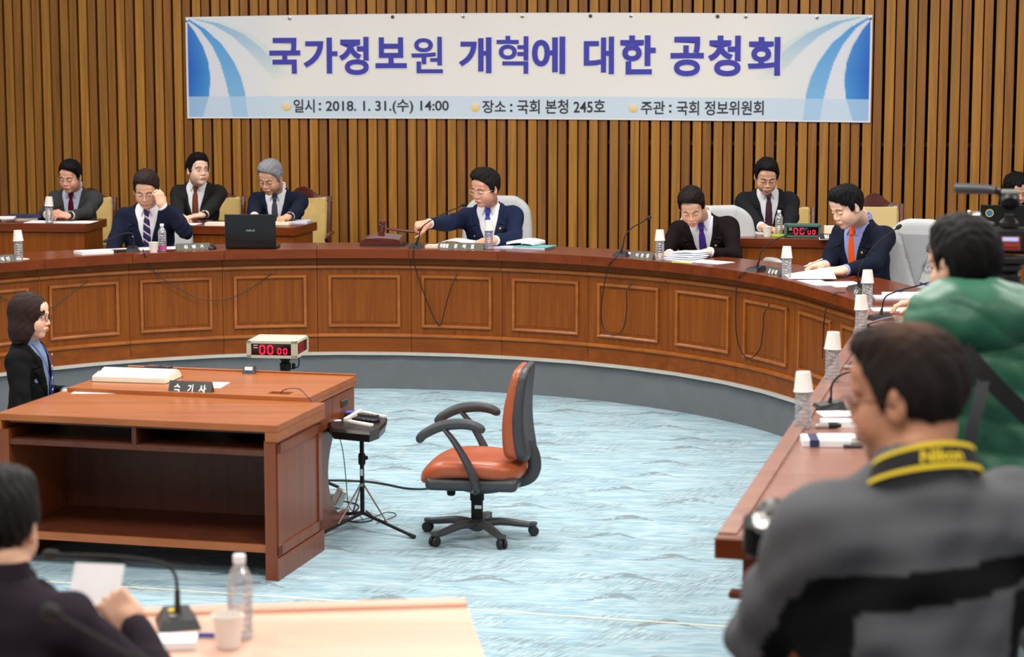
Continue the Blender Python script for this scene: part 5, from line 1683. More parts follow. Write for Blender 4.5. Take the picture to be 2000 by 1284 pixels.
# ---------------------------------------------------------------- bottles, cups, microphones
DZ = TOPZ - .010                                        # surface of the horseshoe tops
def bottle_proto():
    t = thing('water_bottle', (0, 0, 0), 'x', 'bottle')
    prof = [(.026, 0), (.030, .004), (.031, .012)]
    for k in range(7):
        z = .016 + k * .0165
        prof += [(.031, z), (.0285, z + .006), (.0285, z + .009), (.031, z + .0145)]
    prof += [(.031, .133), (.029, .145), (.022, .160), (.0145, .174), (.0125, .178), (.0125, .186)]
    b = MB().lathe(prof, (0, 0, 0), 20).build('body', M['pet'], t, True, auto=None)
    MB().lathe([(.0148, .182), (.0148, .199), (.0135, .2005), (.001, .2005)], (0, 0, 0), 16).build('cap', M['capw'], t, True)
    return t
BPROTO = bottle_proto()
def cup_mesh(name, flip):
    prof = [(.0255, 0), (.0265, .001), (.0355, .071), (.0372, .072), (.0372, .0745), (.0350, .0745), (.0255, .003), (.001, .003)]
    if flip: prof = [(r_, .075 - z) for r_, z in prof][::-1]
    b = MB().lathe(prof, (0, 0, 0), 24, cap=False)
    v = np.concatenate(b.v); me = bpy.data.meshes.new(name); f = [q[::-1] if flip else q for q in b.f]
    me.from_pydata(v.tolist(), [], f + [list(range(24))[::-1]] if not flip else f); me.materials.append(M['cup'])
    me.polygons.foreach_set('use_smooth', np.ones(len(me.polygons), bool)); me.set_sharp_from_angle(angle=.6)
    return me
CUPU = cup_mesh('paper_cup', False); CUPD = cup_mesh('paper_cup_inverted', True)
first = [True]
def bottle(px, py, label, z=None, cup=None, k=1.0, world=None, tilt=0):
    z = DZ if z is None else z
    p = onz(px, py - 1, z) if world is None else world
    if first[0]: t = BPROTO; first[0] = False
    else: t = copy_tree(BPROTO)
    t.location = (p[0], p[1] + .028, z); t.scale = (k, k, k)
    set_props(t, label, 'bottle', 'water bottles')
    if cup:
        o = bpy.data.objects.new('paper_cup', CUPD); COL.objects.link(o); o.location = (p[0], p[1] + .028, z + .139 * k); o.scale = (k, k, k)
        o.rotation_euler = (random.uniform(-.04, .04), random.uniform(-.05, .05), 0)
        set_props(o, cup, 'cup', 'paper cups')
    return t
def cup(px, py, label, z=None, k=1.0):
    z = DZ if z is None else z
    p = onz(px, py - 1, z)
    o = bpy.data.objects.new('paper_cup', CUPU); COL.objects.link(o); o.location = (p[0], p[1] + .026, z); o.scale = (k, k, k)
    set_props(o, label, 'cup', 'paper cups'); return o
bottle(35, 512, 'water bottle capped with a paper cup at the far left of the horseshoe', cup='inverted paper cup on the far left bottle of the horseshoe')
bottle(316, 493, 'water bottle with a pink label base in front of the man touching his glasses')
bottle(955, 489, 'water bottle capped with a cup in front of the chairman', cup='inverted paper cup on the bottle in front of the chairman')
bottle(1289, 511, 'water bottle capped with a cup beside the man in the purple tie', cup='inverted paper cup on the bottle beside the purple tie man')
bottle(1537, 549, 'water bottle capped with a cup in front of the man in the orange tie', cup='inverted paper cup on the bottle by the orange tie man')
bottle(1695, 603, 'cup-topped water bottle behind its twin at the bend of the desk', cup='inverted paper cup on the rear bottle of the pair at the bend')
bottle(1683, 661, 'cup-topped water bottle in front of its twin at the bend of the desk', cup='inverted paper cup on the front bottle of the pair at the bend')
bottle(1627, 748, 'water bottle capped with a cup, second nearest on the right arm', cup='inverted paper cup on the second nearest bottle of the right arm', k=1.02)
bottle(1570, 841, 'water bottle capped with a cup, nearest on the right arm', cup='inverted paper cup on the nearest bottle of the right arm', k=1.03)
bottle(467, 1252, 'large blurred water bottle with white cap on the near desk', k=1.03)
bottle(95, 438, 'water bottle capped with a cup before the man in the grey suit', z=BZ, cup='inverted paper cup on the bottle of the man in the grey suit')
bottle(1522, 462, 'water bottle with white cap left of the green timer', z=BZ, k=.95)
bottle(1893, 462, 'water bottle left of the black laptop with a round sticker', z=BZ, k=.95)
cup(299, 495, 'upright paper cup beside the bottle with the pink label'); cup(1499, 464, 'upright paper cup left of the green timer', z=BZ)
cup(443, 1271, 'upright blurred paper cup on the near desk', k=1.08)
c = onz(316, 492, DZ); o = MB().lathe([(.0318, 0), (.0322, .014), (.0318, .028)], (c[0], c[1] + .028, DZ + .012), 16, cap=False).build('bottle_label', M['pink'], base=(c[0], c[1] + .028, DZ)); set_props(o, 'pink label band around the base of a water bottle', 'label')

def mic(label, base, neck, head, Y=None, rz=0, cabl=None, big=1.0, kind='dark', headdir=None, lean=0.0, buttons=False, offy=.03):
    """gooseneck desk microphone; neck and head are picture points taken at the base's own depth"""
    b = onz(base[0], base[1], DZ); b[1] += offy
    t = thing('microphone', (b[0], b[1], DZ), label, 'microphone', 'gooseneck microphones')
    Rz = np.array([[math.cos(rz), -math.sin(rz), 0], [math.sin(rz), math.cos(rz), 0], [0, 0, 1]])
    w, d, h = .105 * big, .125 * big, .028 * big
    prof = [(-w / 2, -d / 2, 0), (w / 2, -d / 2, 0), (w / 2, d / 2, 0), (-w / 2, d / 2, 0), (-w / 2 * .82, -d / 2 * .8, h * .8), (w / 2 * .82, -d / 2 * .8, h * .8), (w / 2 * .6, d / 2 * .75, h * 1.3), (-w / 2 * .6, d / 2 * .75, h * 1.3)]
    MB().add(np.array(prof) @ Rz.T + b, [(3, 2, 1, 0), (4, 5, 6, 7), (0, 1, 5, 4), (1, 2, 6, 5), (2, 3, 7, 6), (3, 0, 4, 7)]).build('base', M['black'], t)
    if buttons:
        MB().lathe([(.012, 0), (.012, .005)], b + Rz @ np.array([-.012, .012, h * 1.1]), 14).build('button', M['yellow'], t)
        MB().lathe([(.012, 0), (.012, .004)], b + Rz @ np.array([-.012, -.018, h * .92]), 14).build('button', M['silver'], t)
    n = len(neck)
    pts = [b + UPZ * h] + [at(x, y, b[1] + lean * (i + 1) / n) for i, (x, y) in enumerate(neck)]
    hd = at(*head, b[1] + lean)
    pp = spline(pts + [hd], 8)
    MB().tube(pp, .0042 * big, 8).build('gooseneck', M['blackm'], t, True)
    k1 = pts[0]; k2 = pts[0] + (pts[1] - pts[0]) * 1.0
    MB().tube([pts[0], pts[0] + (pts[1] - pts[0]) * .95], [.009 * big, .0065 * big], 10).build('socket', M['black'], t, True)
    d = pp[-1] - pp[-3]; d /= np.linalg.norm(d)
    MB().tube([hd - d * .012, hd - d * .004, hd + d * .012, hd + d * .024, hd + d * .030], np.array([.007, .012, .0135, .011, .004]) * big, 12).build('windscreen', M['blackm'], t, True)
    return b
mic('gooseneck microphone with drooping neck before the man touching his glasses', (258, 492), [(262, 477), (261, 459), (252, 455), (240, 457), (224, 463)], (209, 470), rz=.2)
mic('gooseneck microphone with long arc reaching toward the chairman', (812, 486), [(818, 464), (822, 447), (838, 433), (868, 417)], (904, 401), rz=-.1)
mic('gooseneck microphone left of the nameplate beside the purple tie man', (1213, 502), [(1217, 480), (1221, 461), (1235, 445), (1254, 434)], (1265, 427), rz=-.3)
mic('gooseneck microphone whose tip crosses the green timer', (1479, 531), [(1483, 508), (1487, 492), (1504, 474), (1538, 459)], (1570, 450), rz=-.8)
mic('gooseneck microphone with straight long neck before the empty grey chair', (1679, 567), [(1676, 546), (1680, 522), (1702, 488), (1730, 462)], (1753, 445), rz=-1.1)
mic('gooseneck microphone bending behind the green hooded jacket', (1722, 626), [(1723, 602), (1729, 581), (1750, 570), (1790, 559)], (1822, 550), rz=-1.4)
mic('gooseneck microphone beside the glasses of the balding photographer', (1622, 803), [(1623, 776), (1625, 752), (1639, 735), (1662, 727)], (1705, 722), rz=-1.4)
mic('gooseneck microphone base above the balding head, farther up the arm', (1690, 718), [(1672, 680), (1676, 664), (1686, 655), (1708, 650)], (1735, 648), rz=-1.4)
mic('large blurred gooseneck microphone with yellow and silver buttons on the near desk', (345, 1224), [(346, 1150), (341, 1122), (322, 1102), (270, 1092), (200, 1086)], (106, 1084), rz=.25, big=1.0, buttons=True, offy=.02)
t = thing('microphone', (-.60, 3.50, 1.195), 'blurred gooseneck microphone cut off by the bottom edge', 'microphone', 'gooseneck microphones')
MB().box((-.60, 3.50, 1.209), (.11, .12, .028), bevel=.008).build('base', M['black'], t)
_p = [np.array([-.60, 3.50, 1.22]), np.array([-.60, 3.50, 1.28]), at(330, 1318, 3.50), at(240, 1275, 3.50), at(160, 1228, 3.50), at(108, 1200, 3.50)]
MB().tube(spline(_p, 8), .0048, 8).build('gooseneck', M['blackm'], t, True)
_a = at(118, 1206, 3.50); _b = at(82, 1188, 3.50)
MB().tube([_a, _a + (_b - _a) * .2, _a + (_b - _a) * .55, _a + (_b - _a) * .9, _b], [.008, .013, .0145, .012, .005], 12).build('windscreen', M['blackm'], t, True)

def oncyl(px, py, R=None):
    """sight line meets the curved front of the horseshoe"""
    R = 3.04 + .055 if R is None else R
    d = _ray(px, py); a = d[0] ** 2 + d[1] ** 2; e = EYE[:2] - RC
    b = 2 * (e @ d[:2]); c = e @ e - R * R; t = (-b + math.sqrt(b * b - 4 * a * c)) / (2 * a)
    return EYE + d * t
for lab, pts in [
    ('microphone cable sagging across the front left of the open laptop', [(279, 487), (283, 500), (291, 519), (315, 543), (350, 564), (386, 582), (421, 587), (452, 582), (491, 563), (531, 534)]),
    ('microphone cable hanging in a deep V below the chairman', [(809, 482), (807, 501), (814, 533), (835, 592), (853, 631), (861, 634), (869, 603), (881, 561), (893, 535)]),
    ('microphone cable hanging in a U below the purple tie man', [(1207, 500), (1191, 515), (1180, 557), (1174, 606), (1179, 641), (1196, 655), (1216, 645), (1224, 606), (1224, 571), (1232, 555)]),
    ('longest microphone cable loop, below the orange tie man', [(1456, 531), (1444, 540), (1438, 570), (1438, 650), (1450, 690), (1466, 700), (1484, 682), (1490, 646), (1492, 614), (1503, 593)]),
    ('microphone cable dropping behind the second nearest cup bottle', [(1650, 572), (1630, 574), (1617, 590), (1610, 622), (1608, 660), (1606, 700)]),
    ('microphone cable slanting up behind the clerk with the brown bob', [(172, 549), (140, 571), (105, 598), (80, 610), (40, 600), (0, 578)])]:
    P_ = [oncyl(x, y, 3.04 - .008 if i <= 1 and y < 560 and 'slanting' not in lab else 3.04 + (.05 if 0 < i < len(pts) - 1 else .085)) for i, (x, y) in enumerate(pts)]
    cable(P_, .0036, lab, n=8, group='microphone cables')
for a, b, lab in (((1656, 566), (1650, 572), 0), ((1470, 528), (1456, 531), 0)): pass

# ---------------------------------------------------------------- plates, papers, laptop on the horseshoe
def tang(px, py):
    p = onz(px, py, DZ); v = p[:2] - RC; return math.atan2(-v[0], v[1]), p
def plate_on(px, py, w, h, label, chars, mat=None, depth=.05, z=None, rz=None, g='grey nameplates on the horseshoe', ch=.5):
    r_, p = tang(px, py); r_ = r_ if rz is None else rz
    if z is not None: p = onz(px, py, z)
    return nameplate(np.array([p[0], p[1], DZ if z is None else z]), w, h, r_, label, chars, mat or M['plate'], depth=depth, group=g, ch=ch)
plate_on(377, 488, .25, .048, 'grey nameplate left of the laptop with three white characters', [('김', .22, .11), ('병', .46, .11), ('기', .70, .09)])
plate_on(901, 487.5, .345, .05, 'long grey nameplate with small title in front of the chairman', [('위원장', .04, .19), ('강', .35, .075), ('석', .53, .075), ('호', .72, .075)], ch=.6)
plate_on(1255, 506, .20, .052, 'grey nameplate left of the cup bottle beside the purple tie man', [('이', .25, .11), ('완', .48, .11), ('영', .71, .11)])
plate_on(1512, 539, .17, .056, 'grey nameplate before the orange tie man, seen obliquely', [('김', .20, .14), ('성', .44, .14), ('태', .68, .14)])
plate_on(1676, 581, .19, .06, 'grey nameplate before the empty grey chair at the bend', [('이', .25, .15), ('은', .55, .15)])
plate_on(2, 513, .22, .05, 'grey nameplate cut by the left edge of the picture', [('재', .45, .12), ('민', .66, .12)])

def sheets(px, py, w, d, h, label, mat='white', drz=0, warp=None, z=None, name='document', cat='paper', nx=1, ny=1, rz=None, group=None):
    r_, p = tang(px, py)
    if z is not None: p = onz(px, py, z)
    o = MB().sheet((p[0], p[1], DZ if z is None else z), w, d, (r_ if rz is None else rz) + drz, h, warp, nx, ny).build(name, M[mat], base=(p[0], p[1], DZ if z is None else z))
    return set_props(o, label, cat, group)
hump = lambda a: (lambda u, v: a * math.sin(math.pi * min(1, u * 1.1)) * (.4 + .6 * v))
curl = lambda a: (lambda u, v: a * (1 - u) ** 2 + a * .5 * v * v)
sheets(183, 495, .24, .16, .02, 'thick white booklet left of the man touching his glasses', 'white', .0)
sheets(190, 492, .22, .20, .006, 'grey covered papers under the booklet at the left', 'paper2', .1)
sheets(270, 487, .62, .20, .002, 'white sheets spread before the man touching his glasses', drz=-.02)
c = onz(236, 492, DZ); t = thing('smartphone', (c[0], c[1], DZ), 'dark phone lying left of the drooping microphone', 'phone'); MB().box((c[0], c[1] + .02, DZ + .007), (.15, .08, .012), rz=.3, bevel=.004).build('case', M['black'], t)
c = onz(413, 487, DZ)
t = thing('computer_mouse', (c[0], c[1], DZ), 'black computer mouse left of the laptop', 'mouse')
P, Fc = surf(lambda p: np.maximum(ell(p - c.astype(np.float32), (0, .02, 0), (.034, .055, .034)), c[2] - p[:, 2]), c + [-.06, -.06, -.01], c + [.06, .1, .05], .006); mk('shell', P, Fc, M['black'], t, True)
# laptop by the horseshoe, lid towards the camera
lc = onz(490, 487, DZ); lrz = math.radians(-1)
def laptop(c, rz, z, w, h, lean, label, logo=None, base_h=.018, tilt_away=True, extra=None):
    ex = np.array([math.cos(rz), math.sin(rz), 0]); ey = np.array([-ex[1], ex[0], 0])
    c = np.array([c[0], c[1], z]); t = thing('laptop', c, label, 'laptop')
    MB().box(c + ey * .13 + UPZ * (base_h / 2 + .002), (w, .24, base_h), rz=rz, bevel=.004).build('keyboard_base', M['black'], t)
    up = UPZ * math.cos(lean) - ey * math.sin(lean); nn = -(ey * math.cos(lean) + UPZ * math.sin(lean))
    R = np.stack([ex, -nn, up], 1)
    lid = MB().box(c + UPZ * .014 + up * h / 2, (w, .008, h), M=R, bevel=.003).build('lid', M['black'], t)
    MB().box(c + UPZ * .014 + up * h / 2 - nn * .005, (w - .02, .002, h - .02), M=R).build('screen', M['glassblk'], lid)
    o_ = c + UPZ * .014 + nn * .0042
    if logo: text_on(logo, o_ - ex * .033 + up * (h * .485), ex, up, nn, .066, .014, M['silver'], lid, 'logo', .02, lift=.0004)
    if extra: extra(o_, ex, up, nn, lid)
laptop(lc, lrz, DZ, .372, .245, math.radians(6), 'open black laptop seen from behind on the horseshoe', 'ASUS')
def sticker(o_, ex, up, nn, lid):
    R = np.stack([ex, up, nn], 1)
    MB().lathe([(.030, 0), (.030, .0008)], o_ - ex * .115 + up * .19, 20, M=R).build('round_sticker', plain('sticker_yellow', (214, 200, 60), .5), lid)
    MB().lathe([(.023, 0), (.023, .0012)], o_ - ex * .115 + up * .19, 20, M=R).build('sticker_centre', plain('sticker_blue', (60, 120, 180), .5), lid)
    MB().box(o_ - ex * .115 + up * .192, (.04, .008, .0015), M=R).build('sticker_bar', M['letter'], lid)
lp = onz(1962, 470, BZ)
laptop(lp, math.radians(-8), BZ, .36, .25, math.radians(8), 'open black laptop with a round sticker at the right edge', extra=sticker)
# gavel block
r_, p = tang(745, 480)
p = np.array([p[0], p[1] + .08, DZ]); t = thing('gavel_block', p, 'dark red wooden gavel block on the horseshoe', 'gavel block')
m = MB(); pr = [(-.155, .0), (-.150, .028), (-.14, .040), (-.10, .052), (0, .058), (.10, .052), (.14, .046), (.150, .036), (.155, .012), (.15, 0)]
n = len(pr); R = np.array([[math.cos(-.1), -math.sin(-.1), 0], [math.sin(-.1), math.cos(-.1), 0], [0, 0, 1]])
v = [np.array([x_, yy, z_ * (1 if yy < 0 else 1.35)]) @ R.T + p for yy in (-.10, .12) for x_, z_ in pr]
m.add(v, [tuple(range(n)), tuple(range(n, 2 * n))[::-1]] + [(i, n + i, n + (i + 1) % n, (i + 1) % n) for i in range(n)]).build('block', M['gavel'], t)
MB().box(p + [.02, 0, .004], (.33, .24, .008), rz=-.1).build('pad', M['blackm'], t)
# documents of the chairman
sheets(898, 480, .36, .24, .004, 'open white document curling up before the chairman', drz=.02, warp=lambda u, v: .065 * max(0, math.sin(min(1, u * 1.6) * math.pi * .62)) * (1 - .75 * u), nx=14, ny=2)
sheets(845, 483, .09, .12, .018, 'small cream pad left of the chairman nameplate', 'cream_paper')
sheets(985, 484, .17, .19, .012, 'loose white pages right of the chairman bottle', 'paper2', drz=.1)
sheets(1027, 482, .22, .22, .020, 'white pages lying on the turquoise folder', drz=-.05, warp=lambda u, v: .016 * math.sin(u * 3) + .020, nx=6, ny=1)
r_, p = tang(1040, 487); t = thing('folder', (p[0], p[1] + .09, DZ), 'turquoise plastic folder with coloured index tabs', 'folder')
MB().box((p[0] + .02, p[1] + .09, DZ + .0155), (.27, .20, .003), rz=r_).build('cover', M['teal'], t)
MB().box((p[0] + .01, p[1] + .09, DZ + .007), (.25, .19, .014), rz=r_).build('pages', M['paper2'], t)
for i, mt in enumerate(('blue', 'pink', 'lime')): MB().box((p[0] + .03 + i * .022, p[1] - .006, DZ + .008), (.016, .008, .008), rz=r_).build('index_tab', M[mt], t)
# before the purple tie man
rr0 = tang(1330, 503)[0]
for i in range(5):
    sheets(1335 + 3 * i, 508 - i * 1.0, .24, .20, .006, ['bottom', 'second lowest', 'middle', 'second highest', 'top'][i] + ' bundle in the paper pile before the purple tie man', 'white' if i % 2 == 0 else 'paper2', drz=(-.1, .08, -.03, .15, .02)[i], warp=(lambda u, v, i=i: i * .0085 + .018 * u * (i / 4) * math.sin(u * 2.5)), nx=6)
sheets(1385, 512, .30, .19, .0025, 'flat white sheets right of the paper pile', drz=.1)
sheets(1250, 498, .22, .10, .010, 'white papers behind the nameplate left of the purple tie man')
c = onz(1330, 516, DZ); o = MB().tube([[c[0] - .06, c[1] + .03, DZ + .007], [c[0] + .075, c[1] - .01, DZ + .007]], .007, 8).build('highlighter', M['lime'], base=(c[0], c[1], DZ)); set_props(o, 'lime yellow highlighter before the paper pile', 'pen')
# before the orange tie man
sheets(1582, 545, .25, .30, .003, 'long white document sloping before the orange tie man', drz=-.35, warp=lambda u, v: .05 * (1 - u) * v + .012, nx=5, ny=3)
sheets(1586, 554, .30, .20, .006, 'bluish papers under the sloping document', 'paper2', drz=-.1)
sheets(1650, 556, .30, .20, .003, 'flat white sheets right of the sloping document', drz=-.1)
sheets(1512, 527, .13, .08, .003, 'small white note behind the bottle of the orange tie man', drz=0)
# before the empty chair and on the arm
sheets(1768, 583, .36, .16, .010, 'blue and white booklet before the empty grey chair', 'paper2', rz=-.05, drz=0)
sheets(1775, 578, .30, .12, .016, 'white booklet on the blue and white one before the empty chair', rz=0.02)
c = onz(1757, 578, DZ); t = thing('binder_clip', (c[0], c[1], DZ + .02), 'dark blue binder clip on the booklet before the empty chair', 'clip'); MB().box((c[0], c[1], DZ + .03), (.04, .03, .014), rz=-.4, bevel=.002).build('clamp', M['navy'], t)
sheets(1762, 605, .34, .16, .002, 'plain white sheet between the booklet and the hooded man', rz=-.03)
c = onz(1803, 566, DZ); o = MB().tube([[c[0] - .02, c[1] + .02, DZ + .04], [c[0] + .05, c[1], DZ + .02]], .006, 8).build('pen', M['blue'], base=(c[0], c[1], DZ)); set_props(o, 'blue pen beside the green hooded jacket', 'pen')
sheets(1710, 640, .16, .13, .002, 'folded papers held behind the bottle pair', 'paper2', rz=-.7, warp=lambda u, v: .06 * u, nx=4)
sheets(1635, 822, .14, .12, .004, 'white sheet near the nearest cup bottle', rz=.1, warp=lambda u, v: .025, nx=1)
sheets(1637, 832, .13, .08, .022, 'thick white booklet near the nearest cup bottle', rz=.0)
t = thing('white_book', onz(1612, 868, DZ), 'white book with a navy band nearest on the right arm', 'book')
p = onz(1612, 868, DZ); MB().box((p[0], p[1], DZ + .013), (.175, .13, .026), rz=-.06, bevel=.002).build('cover', M['white'], t)
MB().box((p[0] - .045, p[1], DZ + .0133), (.034, .132, .0275), rz=-.06).build('band', M['navy'], t)
sheets(1650, 860, .19, .10, .016, 'white document behind the book with the navy band', rz=-.03)
c = onz(1665, 874, DZ); t = thing('smartphone', (c[0], c[1], DZ), 'dark phone beside the book with the navy band', 'phone'); MB().box((c[0], c[1], DZ + .006), (.07, .05, .012), rz=0, bevel=.003).build('case', M['plastic'], t)
for q, (x, y) in enumerate(((1592, 838), (1648, 722))):
    c = onz(x, y, DZ); t = thing('connector_plug', (c[0], c[1], DZ), ['silver cable plug beside the nearest cup bottle', 'silver cable plug beside the second nearest cup bottle'][q], 'plug', 'microphone cable plugs')
    MB().lathe([(.009, 0), (.010, .01), (.010, .05), (.006, .055)], (c[0], c[1], DZ + .011), 12, M=np.array([[0, 0, 1.], [1, 0, 0], [0, 1, 0]])).build('barrel', M['silver'], t, True)
    MB().lathe([(.012, 0), (.012, .03), (.006, .05)], (c[0] + .05, c[1], DZ + .013), 12, M=np.array([[0, 0, 1.], [1, 0, 0], [0, 1, 0]])).build('boot', M['black'], t, True)
sheets(20, 508, .22, .14, .006, 'white papers behind the nameplate at the left edge', drz=.1)
sheets(57, 511, .10, .07, .002, 'white slip right of the far left bottle')

# ---------------------------------------------------------------- back row items
def bsheets(px, py, w, d, h, rz, label, mat='white', z0=0, **k): return sheets(px, py, w, d, h, label, mat, z=BZ + z0, rz=rz, **k)
bsheets(120, 434, .55, .24, .003, -.1, 'white sheets spread before the man in the grey suit')
bsheets(45, 429, .30, .20, .022, -.05, 'cream book lying left of the man in the grey suit', 'cream_paper', name='book', cat='book')
bsheets(52, 424, .30, .16, .020, -.12, 'navy book on the cream book at the far left', 'navy', .024, name='book', cat='book')
bsheets(12, 427, .14, .14, .014, .1, 'white diary at the left edge of the back row', 'white', .023, name='book', cat='book')
bsheets(365, 438, .20, .16, .003, -.2, 'white paper under the hand of the man with the badge')
bsheets(425, 440, .18, .14, .022, -.05, 'cream pad left of the laptop lid on the back row', 'cream_paper')
bsheets(545, 438, .20, .16, .016, -.15, 'white notebook before the grey-haired man', 'cream_paper')
bsheets(578, 435, .22, .20, .018, -.1, 'stack of bluish papers right of the grey-haired man', 'paper2')
bsheets(1478, 456, .16, .16, .012, -.1, 'white papers half hidden by the large grey chair')
bsheets(1515, 461, .16, .12, .010, -.05, 'yellow notepad under the bottle left of the green timer', 'lime')
ex = np.array([math.cos(math.radians(-6)), math.sin(math.radians(-6)), 0]); ey = np.array([-ex[1], ex[0], 0])
tb = onz(1532, 463.5, BZ + .004); timer(tb, ex, ey, .268, .16, .092, M['timerg'], 'green framed digital timer with red digits on the back row', parts_side=False, trim=.018)
MBt = MB()
plate_on(1619, 467, .13, .038, 'black nameplate with two white characters right of the green timer', [('임', .22, .26), ('방', .60, .26)], M['plateb'], z=BZ + .012, rz=-.1, g=None, ch=.72)
bsheets(1620, 468, .15, .08, .011, -.1, 'white pad under the black two-character nameplate')
bsheets(1625, 457, .12, .10, .060, -.1, 'cream box of papers behind the black two-character nameplate', 'cream_paper')
bsheets(1722, 462, .14, .12, .050, -.1, 'white papers right of the orange tie man on the back row')
# ---------------------------------------------------------------- chairs with and without people
def P2(px, py, Y): return at(px, py, Y)
def chair_at(px, Y): return np.array([(px - 1000) / FPX * Y, Y, 0])      # close enough for level ground
wood_chair(chair_at(163, 18.1), 0, 'gold damask wooden chair behind the man in the grey suit', top=1.03, w=.46)
wood_chair(chair_at(413, 18.05), 0, 'gold damask wooden chair of the man with the name badge', top=1.04)
wood_chair(chair_at(581, 17.95), -3, 'pale gold wooden chair of the grey-haired man', top=1.05)
wood_chair(chair_at(1536, 16.95), -4, 'wooden chair of the man behind the green timer', top=1.02)
wood_chair(chair_at(1716, 16.75), -4, 'empty wooden chair with a stepped crest and plain cream back', fab='cream', top=1.07, w=.46)
exec_chair(chair_at(966, 16.45), -4, 'grey chair of the chairman', h=1.065, w=.55)
exec_chair(chair_at(1428, 15.5), 14, 'grey chair of the man in the purple tie', h=1.055, w=.60)
exec_chair(chair_at(1780, 13.75), -22, 'empty grey chair with a V seam right of the orange tie man', h=1.09, w=.46)
exec_chair(chair_at(300, 16.3), 0, 'grey chair of the man touching his glasses', h=.93, w=.50)
exec_chair(chair_at(1695, 14.45), -50, 'grey chair hidden behind the man in the orange tie', h=.84, w=.46)
exec_chair(chair_at(2012, 9.7), -60, 'pale grey chair at the right edge beyond the camera tripod', h=1.08, w=.54)
exec_chair(np.array([-2.62, 11.0, 0]), 88, 'low grey chair of the clerk with the brown bob', h=.78, w=.44, arms=False, floor=0, group='clerk chairs')

# ---------------------------------------------------------------- people
def A_(w, d, n=(0, 0, 1), pose='relax', pole=None, **k): return dict(w=w, dir=d, n=n, pose=pose, **({'pole': pole} if pole is not None else {}), **k)
gl_thin = ((120, 108, 96), .0013); gl_silver = ((170, 168, 166), .0013); gl_dark = ((40, 26, 30), .0017)
person('man in grey suit and burgundy tie at the far left back desk', P2(137, 345, 17.5), P2(144, 366, 17.72), -6, 12, 0, -14, 16, 3, k=1.04,
       suit=(70, 72, 72), shirt=(196, 200, 226), tie=(82, 14, 30), skin='ruddy', hair=dict(line=.082, top=.016, sweep=-.01), hair_col=(20, 16, 16), glasses=gl_silver,
       arms={'R': A_(P2(93, 419, 17.25), (.9, -.15, .25), (0, -.2, 1), 'pinch'), 'L': A_(P2(138, 421, 17.2), (-1, -.1, .12), (0, -.35, 1), 'relax')}, watch='L')
person('man in navy suit and striped tie raising a hand to his glasses', P2(286, 370, 15.75), P2(289, 397, 16.0), 2, 10, 0, 0, 24, 0, k=1.10, wide=1.04,
       suit=(32, 38, 62), tie=fabric('striped_silk', (44, 52, 100), .45, 200, .1, .3, stripe=([(150, 60, 76), (226, 226, 232)], 20, .16, (0, math.radians(55), 0))), skin='tan', fat=1.04,
       hair=dict(line=.080, top=.014), hair_col=(48, 38, 34), glasses=gl_silver,
       arms={'R': A_(P2(238, 512, 15.62), (.3, -.9, -.2)), 'L': A_(P2(317, 403, 15.62), (-.28, .10, 1), (.75, -.65, 0), 'pinch', pole=(1.0, -.2, -1.1), thumb=1)})
person('man in charcoal suit with a name badge looking up to the right', P2(387, 333, 17.5), P2(386, 354, 17.72), -4, 6, 0, 32, -6, 0, k=1.05,
       suit=(46, 46, 46), tie=(120, 62, 44), skin='pale', hair=dict(line=.060, top=.010, fringe=1.6), hair_col=(16, 14, 15), glasses=gl_silver, eyes='open',
       arms={'R': A_(P2(352, 430, 17.15), (.5, -.8, 0)), 'L': A_(P2(396, 424, 17.12), (-1, -.25, -.12), (0, -.1, 1), 'flat')}, badge=(-.10, -.21), watch='L')
person('grey-haired man in navy suit writing behind the laptop', P2(528, 347, 17.3), P2(541, 369, 17.58), -8, 14, 0, -22, 24, 4, k=1.08, wide=1.05,
       suit=(34, 42, 64), tie=(70, 72, 92), skin='tan', hair=dict(line=.082, top=.018, t=.014), hair_col=(150, 152, 158), glasses=gl_thin,
       arms={'R': A_(P2(497, 424, 17.05), (.4, -.9, -.1), pose='pen'), 'L': A_(P2(566, 424, 17.0), (-.9, -.4, -.15), pose='grip')}, watch='L')
lapel = [(-.085, -.16, M['brass'], .010)]
person('chairman in navy suit and blue tie swinging a gavel', P2(948, 368, 15.9), P2(955, 396, 16.12), -8, 8, -3, -42, 14, 6, k=1.10, wide=1.03,
       suit=(36, 46, 78), tie=(62, 74, 160), skin='ruddy', fat=1.04, hair=dict(line=.084, top=.026, sweep=.012, t=.014), hair_col=(30, 27, 27), glasses=((226, 226, 226), .0016), lips=(190, 96, 100),
       arms={'R': A_(P2(825, 439, 15.55), (-1, -.15, -.12), (.1, -.45, 1), 'grip', pole=(-.2, .5, -1)), 'L': A_(P2(966, 470, 15.6), (-.95, -.35, -.05), (0, -.3, 1), 'relax', pole=(1, .2, -.8))}, pin=lapel)
person('man in black velvet jacket and purple tie bending over papers', P2(1351, 404, 15.05), P2(1370, 421, 15.33), -10, 20, -6, -8, 32, -5, k=1.09, wide=1.06,
       suit=(30, 20, 24), shirt=(226, 228, 238), tie=(74, 48, 140), skin='tan', hair=dict(line=.086, top=.012, sweep=.01), hair_col=(30, 22, 22),
       arms={'R': A_(P2(1308, 497, 14.95), (-.75, -.6, -.1), pose='flat'), 'L': A_(P2(1386, 493, 14.9), (-.95, -.35, -.12), (0, -.3, 1), 'flat', pole=(1, 0, -1))}, pin=[(-.085, -.17, M['brass'], .009), (-.11, -.25, M['letter'], .007)])
